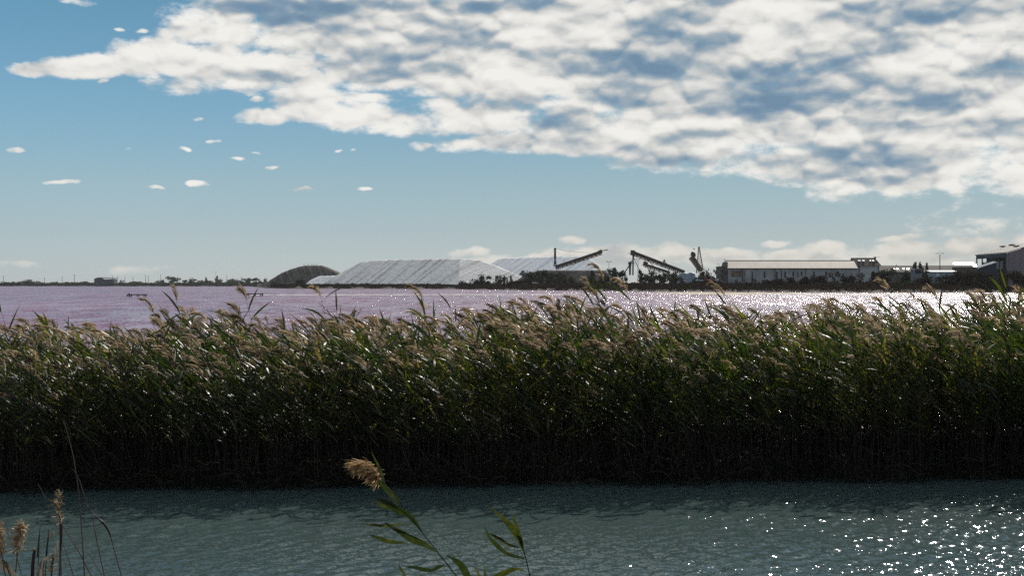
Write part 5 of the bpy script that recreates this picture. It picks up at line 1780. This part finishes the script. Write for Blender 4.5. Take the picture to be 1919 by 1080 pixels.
# tall ones that stand out against the lake
for (px, top, y, k, up, lab) in [
    (1128, 531, 27.0, 0, 0, 'tallest reed of the bed, its plume reaching up to the far shore line'), (1196, 545, 27.5, 1, 0, 'tall reed right of the tallest one with a plume over the lake'),
    (790, 569, 26.6, 2, 0, 'lone reed with a thick dark plume standing clear against the lake, middle of the bed'), (596, 560, 27.0, 3, 0, 'tall slim reed against the lake between the two jetties and the lone plume'),
    (330, 570, 26.4, 4, 0, 'reed with a drooping dark plume alone over the lake below the left jetty'), (460, 566, 27.0, 5, 0, 'tall feathery reed below the middle jetty'),
    (624, 572, 27.0, 1, 1, 'leafy reed tip without plume beside the tall slim reed'), (18, 578, 26.5, 6, 0, 'tall reed with a plume at the left end of the bed'), (305, 590, 26.8, 7, 0, 'reed with a dark rounded plume left of the drooping one'),
    (1355, 565, 27.0, 2, 0, 'reed with a dark hooked plume before the glittering water under the warehouse gable'), (1660, 548, 27.2, 3, 0, 'thin reed standing above the others under the dark-roofed house'),
    (1868, 556, 26.5, 3, 1, 'tall leafy reed at the left of the highest clump on the right'), (1884, 552, 26.6, 5, 1, 'tallest leafy reed in the highest clump on the right'), (1902, 560, 26.7, 1, 1, 'leafy reed at the right of the highest clump'),
    (1105, 556, 26.9, 4, 0, 'feathery reed just left of the tallest one'), (1145, 560, 26.8, 6, 0, 'bushy-plumed reed just right of the tallest one'), (840, 575, 27.1, 3, 1, 'thin reed with narrow leaves right of the lone dark plume'),
    (1745, 566, 27.2, 5, 0, 'tall plumed reed under the power pole'),
]:
    d = FPU[k] if up else FP[k]
    zt = zpx(top, y)
    sz = (zt - .1) / 2.93
    lx = (-.25 if not up else -.1) * 2.6
    x = xpx(px, y) - lx * .55
    place_reed(d, x, y, .1, 1.0, sz, 0.0 if k % 2 else .12, lab)


# ------------------------------------------------------------------ plants on the near bank
def near_leaf_mat():
    """blade seen close: parallel veins, yellowing blotches"""
    m, nt, bs = new_mat('near_reed_leaf')
    at = nt.nodes.new('ShaderNodeAttribute'); at.attribute_name = 'tint'
    p = pos_coord(nt)
    n1 = noise_tex(nt, p, 14.0, 5.0, 0.6)
    n2 = noise_tex(nt, p, 120.0, 2.0, 0.5)
    t = (S(nt, at.outputs['Fac']) * 0.62 + (n1 - 0.5) * 1.1 + (n2 - 0.5) * 0.5).clamp()
    rp = nt.nodes.new('ShaderNodeValToRGB')
    stops = [(0.0, (.012, .022, .010)), (0.40, (.030, .042, .012)), (0.66, (.075, .080, .018)), (0.85, (.20, .16, .05)), (1.0, (.30, .22, .12))]
    cr = rp.color_ramp
    while len(cr.elements) < len(stops):
        cr.elements.new(0.5)
    for e_, (p_, c_) in zip(cr.elements, stops):
        e_.position = p_; e_.color = c_ + (1,)
    nt.links.new(t.s, rp.inputs[0])
    nt.links.new(rp.outputs[0], bs.inputs['Base Color'])
    bs.inputs['Roughness'].default_value = 0.38
    tr = nt.nodes.new('ShaderNodeBsdfTranslucent')
    nt.links.new(mixrgb(nt, 1.0, S(nt, rp.outputs[0]), (1.3, 1.4, 0.7), 'MULTIPLY').s, tr.inputs[0])
    mx = nt.nodes.new('ShaderNodeMixShader'); mx.inputs[0].default_value = 0.42
    nt.links.new(bs.outputs[0], mx.inputs[1]); nt.links.new(tr.outputs[0], mx.inputs[2])
    nt.links.new(mx.outputs[0], nt.nodes['Material Output'].inputs[0])
    return m


M['near_leaf'] = near_leaf_mat()
def blade_from_px(pts, widths, D, dy=0.0):
    """leaf blade through the places seen at photo points pts, at distance D, slightly turned in depth"""
    q = np.array([tuple(P(px, py, D + dy * i / max(1, len(pts) - 1))) for i, (px, py) in enumerate(pts)])
    # refine with Catmull-Rom
    out, wo = [], []
    n = len(q)
    for i in range(n - 1):
        p0, p1, p2, p3 = q[max(0, i - 1)], q[i], q[i + 1], q[min(n - 1, i + 2)]
        for t in np.linspace(0, 1, 5)[:-1]:
            out.append(.5 * ((2 * p1) + (-p0 + p2) * t + (2 * p0 - 5 * p1 + 4 * p2 - p3) * t * t + (-p0 + 3 * p1 - 3 * p2 + p3) * t ** 3)); wo.append(widths[i] + (widths[i + 1] - widths[i]) * t)
    out.append(q[-1]); wo.append(widths[-1])
    out, wo = np.array(out), np.array(wo) / FPX * D / 2
    d = np.gradient(out, axis=0); d /= np.linalg.norm(d, axis=1, keepdims=True)
    side = np.cross(d, np.array([0, 1.0, 0])); side /= np.linalg.norm(side, axis=1, keepdims=True)
    tw = np.linspace(-.9, .9, len(out)) * (1 if int(pts[0][0]) % 2 else -1) + .35
    side = side * np.cos(tw)[:, None] + np.array([0, 1.0, 0]) * np.sin(tw)[:, None]
    wo = wo / np.maximum(.55, np.cos(tw))
    fold = np.cross(side, d)
    V = np.empty((3 * len(out), 3)); V[0::3] = out - side * wo[:, None]; V[1::3] = out + fold * (wo * .25)[:, None]; V[2::3] = out + side * wo[:, None]
    F = []
    for i in range(len(out) - 1):
        F += [[3 * i, 3 * i + 1, 3 * i + 4, 3 * i + 3], [3 * i + 1, 3 * i + 2, 3 * i + 5, 3 * i + 4]]
    return V, np.array(F)


def px_stem(pts, r0, r1, D, n=6):
    q = [np.array(tuple(P(px, py, D))) for px, py in pts]
    return stem_tube(np.array(q), r0, r1, n)


def child(name, VF, root, mtl, tint=.5, smooth=True):
    V, F = VF
    me = mesh_np(name, V - np.array(root.location), F, tint if isinstance(tint, np.ndarray) else np.full(len(V), tint), smooth)
    return add_obj(name, me, mtl, root)


DF = 14.0
fr = thing('foreground_reed', 'wind-bent green reed with a fluffy tan plume leaning left over the canal', 'reed', P(905, 1150, DF))
child('stem', px_stem([(925, 1180), (890, 1128), (856, 1082), (828, 1046), (806, 1018), (790, 998), (768, 968), (752, 945), (738, 926), (724, 912), (712, 900)], .009, .004, DF), fr, M['reed_stem'], .3)
for pts, w, dy, t in [
    ([(719, 908), (716, 893), (708, 872), (700, 856), (695, 843)], [4, 6, 4.5, 3, .5], .05, .5),
    ([(747, 945), (735, 930), (722, 915), (705, 900), (699, 893)], [6, 11, 11, 8, 4], .03, .62),
    ([(790, 997), (776, 978), (763, 965), (748, 958), (732, 948), (716, 940), (703, 935)], [6, 13, 12, 14, 12, 8, 1], -.10, .35),
    ([(748, 958), (730, 953), (712, 946), (702, 940)], [2, 10, 9, 1], .12, .7),
    ([(768, 985), (745, 984), (722, 987), (700, 985), (676, 983)], [2, 4, 6, 5, .5], -.2, .8),
    ([(818, 1037), (800, 1024), (782, 1016), (765, 1008), (750, 998), (735, 990), (720, 980)], [5, 13, 15, 13, 9, 6, 1], -.15, .55),
    ([(764, 1019), (745, 1018), (728, 1016), (708, 1009), (690, 1003)], [1, 7, 9, 6, .5], -.25, .75),
    ([(834, 1060), (822, 1064), (810, 1070), (795, 1069), (778, 1065), (760, 1064)], [3, 9, 6, 8, 6, .8], -.1, .4),
    ([(884, 1100), (876, 1082), (868, 1066), (858, 1055), (846, 1047), (836, 1042)], [6, 15, 15, 11, 5, 1], .1, .5),
]:
    child('leaf', blade_from_px(pts, w, DF, dy), fr, M['near_leaf'], t)


def plume_px(center_pts, D, nst, spread, length, tip, seed, wst=.0035, droop=(-.75, -.35)):
    """dense plume along the axis center_pts (photo points); every strand is a curled ribbon"""
    rng = np.random.default_rng(seed)
    ax = np.array([tuple(P(px, py, D)) for px, py in center_pts])
    k = FPX / D
    Vs, Fs, off = [], [], 0
    s = np.linspace(0, 1, len(ax))
    for i in range(nst):
        u = rng.random() ** .9
        p = np.array([np.interp(u, s, ax[:, j]) for j in range(3)])
        wdt = spread / k * math.sin(math.pi * min(1, .25 + .75 * (1 - abs(2 * u - .8))) * .5)
        p = p + rng.normal(0, 1, 3) * np.array([.5, .7, .5]) * wdt * .5
        d = np.array([droop[0], rng.normal(0, .5), droop[1]]) + rng.normal(0, .33, 3); d /= np.linalg.norm(d)
        d2 = d + np.array([-.2, 0, -.45]) + rng.normal(0, .3, 3); d2 /= np.linalg.norm(d2)
        L = length / k * rng.uniform(.45, 1.1)
        q = [p, p + d * L * .4, p + d * L * .6 + d2 * L * .2, p + d * L * .7 + d2 * L * .45]
        sd = np.cross(d, rng.normal(size=3)); sd /= np.linalg.norm(sd)
        V, F = strip(q, np.array([.5, 1.1, 1.2, .25]) * wst * rng.uniform(.6, 1.5), np.array([sd] * 4))
        Vs.append(V); Fs.append(F + off); off += len(V)
    V = np.vstack(Vs)
    tint = np.repeat(np.clip(rng.normal(.45, .28, nst), 0, 1), 8)
    return (V, np.vstack(Fs)), tint


M['gold_plume'] = foliage_mat('golden_plume', (0.17, 0.11, 0.055), (0.78, 0.55, 0.30), 0.60, 0.8, 0.1)
vf, tn = plume_px([(714, 902), (708, 888), (700, 878), (690, 872), (678, 869), (668, 871)], DF, 460, 15, 27, 0, 5, droop=(-.8, -.30))
child('seed_head', vf, fr, M['gold_plume'], tn, False)

fb = thing('foreground_reed', 'leafy reed without a plume right of the fluffy one at the bottom edge', 'reed', P(1000, 1150, DF - .4))
DB_ = DF - .4
child('stem', px_stem([(1010, 1180), (1001, 1120), (993, 1080), (986, 1050), (981, 1033), (978, 1022)], .008, .004, DB_), fb, M['reed_stem'], .25)
for pts, w, dy, t in [
    ([(980, 1032), (974, 1014), (964, 998), (952, 982), (940, 970), (928, 960), (914, 951)], [6, 12, 13, 11, 8, 5, .6], .1, .78),
    ([(979, 1024), (973, 1006), (968, 990), (963, 975), (958, 962)], [5, 9, 8, 5, .5], -.1, .7),
    ([(976, 1028), (962, 1025), (950, 1021), (938, 1012), (926, 1006), (916, 1000)], [3, 6, 5, 7, 5, .6], -.15, .86),
    ([(983, 1048), (966, 1044), (950, 1039), (936, 1028), (922, 1014), (913, 1000), (909, 985)], [3, 6, 7, 9, 8, 4, .6], .1, .6),
    ([(986, 1073), (972, 1068), (958, 1070), (942, 1077), (926, 1086), (905, 1098)], [2, 6, 9, 12, 12, 6], -.1, .8),
    ([(903, 1095), (897, 1078), (889, 1062)], [6, 5, .6], .05, .9),
    ([(911, 1095), (909, 1078), (906, 1058)], [5, 4, .6], .05, .95),
]:
    child('leaf', blade_from_px(pts, w, DB_, dy), fb, M['near_leaf'], t)
o = thing('reed_tip', 'reddish leaf tip poking up at the bottom edge left of the bent reed', 'reed', P(757, 1110, DF))
child('leaf', blade_from_px([(764, 1100), (757, 1078), (750, 1066), (746, 1060)], [6, 6, 4, .6], DF, .05), o, M['near_leaf'], .93)

# dry stalks in the lower left corner
M['dry_stalk'] = mat('dry_stalk', (0.10, 0.065, 0.042), 0.7, 0.3, 8.0)
M['dry_husk'] = mat('dry_husk', (0.045, 0.028, 0.024), 0.7, 0.3, 8.0)
M['pale_husk'] = foliage_mat('pale_dry_leaf', (0.16, 0.145, 0.11), (0.30, 0.27, 0.21), 0.35, 0.6, 0.3)
DL = 12.6
def dry(label, pts, r0, r1, extra=(), D=DL, name='dry_stalk', cat='dry stalk'):
    r = thing(name, label, cat, P(pts[0][0], pts[0][1], D))
    child('stem', px_stem(pts, r0, r1, D), r, M['dry_stalk'], .5)
    for e in extra:
        if e[0] == 'husk':
            child('husk', px_stem(e[1], e[2], e[3], D - .01), r, M['dry_husk'], .5)
        elif e[0] == 'plume':
            vf, tn = plume_px(e[1], D, e[2], e[3], e[4], 0, e[5], wst=e[6] if len(e) > 6 else .003, droop=e[7] if len(e) > 7 else (-.2, .5))
            child('seed_head', vf, r, M['panicle'], np.clip(tn * .8 + (e[8] if len(e) > 8 else 0), 0, 1), False)
        elif e[0] == 'leaf':
            child('leaf', blade_from_px(e[1], e[2], D, .06), r, e[3], e[4])
dry('tallest thin dry stalk in the lower left corner, bare at its tip', [(164, 1190), (158, 1080), (153, 1000), (147, 920), (138, 860), (127, 815), (118, 788)], .006, .0028)
dry('bent dry stalk crossing the tallest one, leaning left', [(206, 1190), (196, 1085), (182, 1020), (172, 965), (158, 930), (148, 900), (137, 880)], .0055, .0028)
dry('dry stalk with a dark brown swollen sheath leaning left', [(243, 1190), (228, 1084), (216, 1040), (207, 1006), (198, 986), (186, 974), (170, 958), (158, 942)], .006, .003,
    [('husk', [(208, 1010), (204, 998), (198, 987), (190, 978)], .005, .018), ('husk', [(190, 978), (184, 972)], .018, .006)])
dry('upright dry stalk with a thin pale plume on top', [(114, 1190), (111, 1085), (113, 1030), (114, 985), (110, 960), (108, 948)], .010, .006,
    [('plume', [(114, 985), (111, 968), (107, 952), (106, 946)], 90, 7, 16, 31), ('husk', [(113, 1032), (114, 1008), (114, 984)], .010, .015)])
dry('short dry stalk with a small wispy plume behind the upright one', [(116, 1190), (114, 1040), (113, 960), (113, 945)], .004, .003, [('plume', [(113, 945), (112, 934), (112, 924)], 46, 5, 12, 32)], D=DL + .3)
dry('dry stalk slanting down to the right from behind the plume', [(200, 1130), (168, 1075), (145, 1030), (126, 1002), (112, 978)], .007, .004, D=DL + .2)
dry('thin dry stalk slanting right across the lower left corner', [(215, 1120), (190, 1078), (168, 1042), (148, 1024), (130, 1004)], .005, .003, D=DL + .25)
dry('dry stalk with a broken tip leaning left at mid height', [(150, 1190), (140, 1090), (128, 1050), (112, 1005), (92, 955), (80, 925), (71, 908)], .0042, .0022, D=DL + .4)
dry('stalk with a fluffy pale round plume near the left edge', [(24, 1190), (28, 1085), (31, 1050), (33, 1036)], .006, .004,
    [('plume', [(33, 1034), (34, 1020), (37, 1006), (41, 992), (42, 986)], 430, 19, 14, 33, .0034, (-.25, .1), .18)])
dry('stalk with a fluffy pale plume cut by the left edge', [(20, 1190), (10, 1085), (4, 1045), (2, 1030)], .006, .004,
    [('plume', [(4, 1040), (4, 1025), (0, 1008), (-3, 990), (-2, 984)], 430, 17, 14, 34, .0034, (-.25, .1), .12)], D=DL - .1)
dry('stalk with a drooping tan leaf in the very corner', [(30, 1190), (26, 1100), (18, 1075), (5, 1050), (-6, 1035)], .006, .004,
    [('leaf', [(32, 1085), (20, 1072), (10, 1064), (0, 1058), (-14, 1050)], [14, 22, 22, 18, 4], M['pale_husk'], .25)], D=DL - .15)
dry('broken stalk with a dark sheath and pale torn top', [(64, 1190), (62, 1100), (62, 1055), (64, 1032)], .010, .010,
    [('husk', [(60, 1095), (61, 1060), (64, 1034)], .018, .014), ('leaf', [(64, 1038), (63, 1031), (65, 1028)], [9, 8, 3], M['pale_husk'], .9)])
dry('stalk with a pale curled leaf folded over to the right', [(86, 1190), (82, 1100), (80, 1070), (82, 1052)], .007, .005,
    [('leaf', [(73, 1088), (75, 1068), (80, 1052), (92, 1046), (102, 1040), (106, 1026), (108, 1012)], [11, 11, 6, 6, 9, 10, 2], M['pale_husk'], .8)])
dry('thin stalk with a dark pointed husk left of the curled leaf', [(70, 1190), (70, 1085), (72, 1040), (74, 1000), (75, 988)], .006, .003, [('husk', [(70, 1045), (72, 1020), (73, 1004)], .009, .005)], D=DL + .15)
dry('thin stalk with a dark brown husk behind the curled leaf', [(84, 1190), (84, 1090), (87, 1040), (91, 1000), (90, 992)], .006, .003, [('husk', [(86, 1052), (88, 1025), (90, 1008)], .009, .006), ('leaf', [(90, 1012), (95, 1004), (100, 998), (101, 1003)], [4, 6, 4, 1], M['pale_husk'], .5)], D=DL + .1)
dry('ragged brown stalk just right of the curled leaf', [(96, 1190), (95, 1090), (99, 1050), (101, 1040)], .012, .006, [('plume', [(95, 1078), (98, 1060), (101, 1044)], 80, 6, 12, 35, .003, (-.1, .4))], D=DL + .05)
dry('thin bare stalk bending right between the corner plumes', [(52, 1190), (42, 1090), (30, 1040), (18, 1010), (6, 985), (-4, 972)], .004, .002, D=DL + .2)


# ------------------------------------------------------------------ air: thin even haze round the whole place
def build_haze():
    m = MB()
    m.box(-7100, 7100, -7100, 7100, -2.6, 34.0)
    mt = bpy.data.materials.new('haze')
    mt.use_nodes = True
    nt = mt.node_tree
    nt.nodes.clear()
    out = nt.nodes.new('ShaderNodeOutputMaterial')
    vol = nt.nodes.new('ShaderNodeVolumePrincipled')
    vol.inputs['Color'].default_value = (0.86, 0.91, 0.96, 1)
    vol.inputs['Density'].default_value = HAZE_DENSITY
    vol.inputs['Anisotropy'].default_value = 0.2
    nt.links.new(vol.outputs[0], out.inputs['Volume'])
    o = m.build('haze', mt)
    o.visible_shadow = True
    tag(o, 'thin pale haze over the lake and the far shore', 'haze', kind='stuff')


HAZE_DENSITY = 0.000027
build_haze()
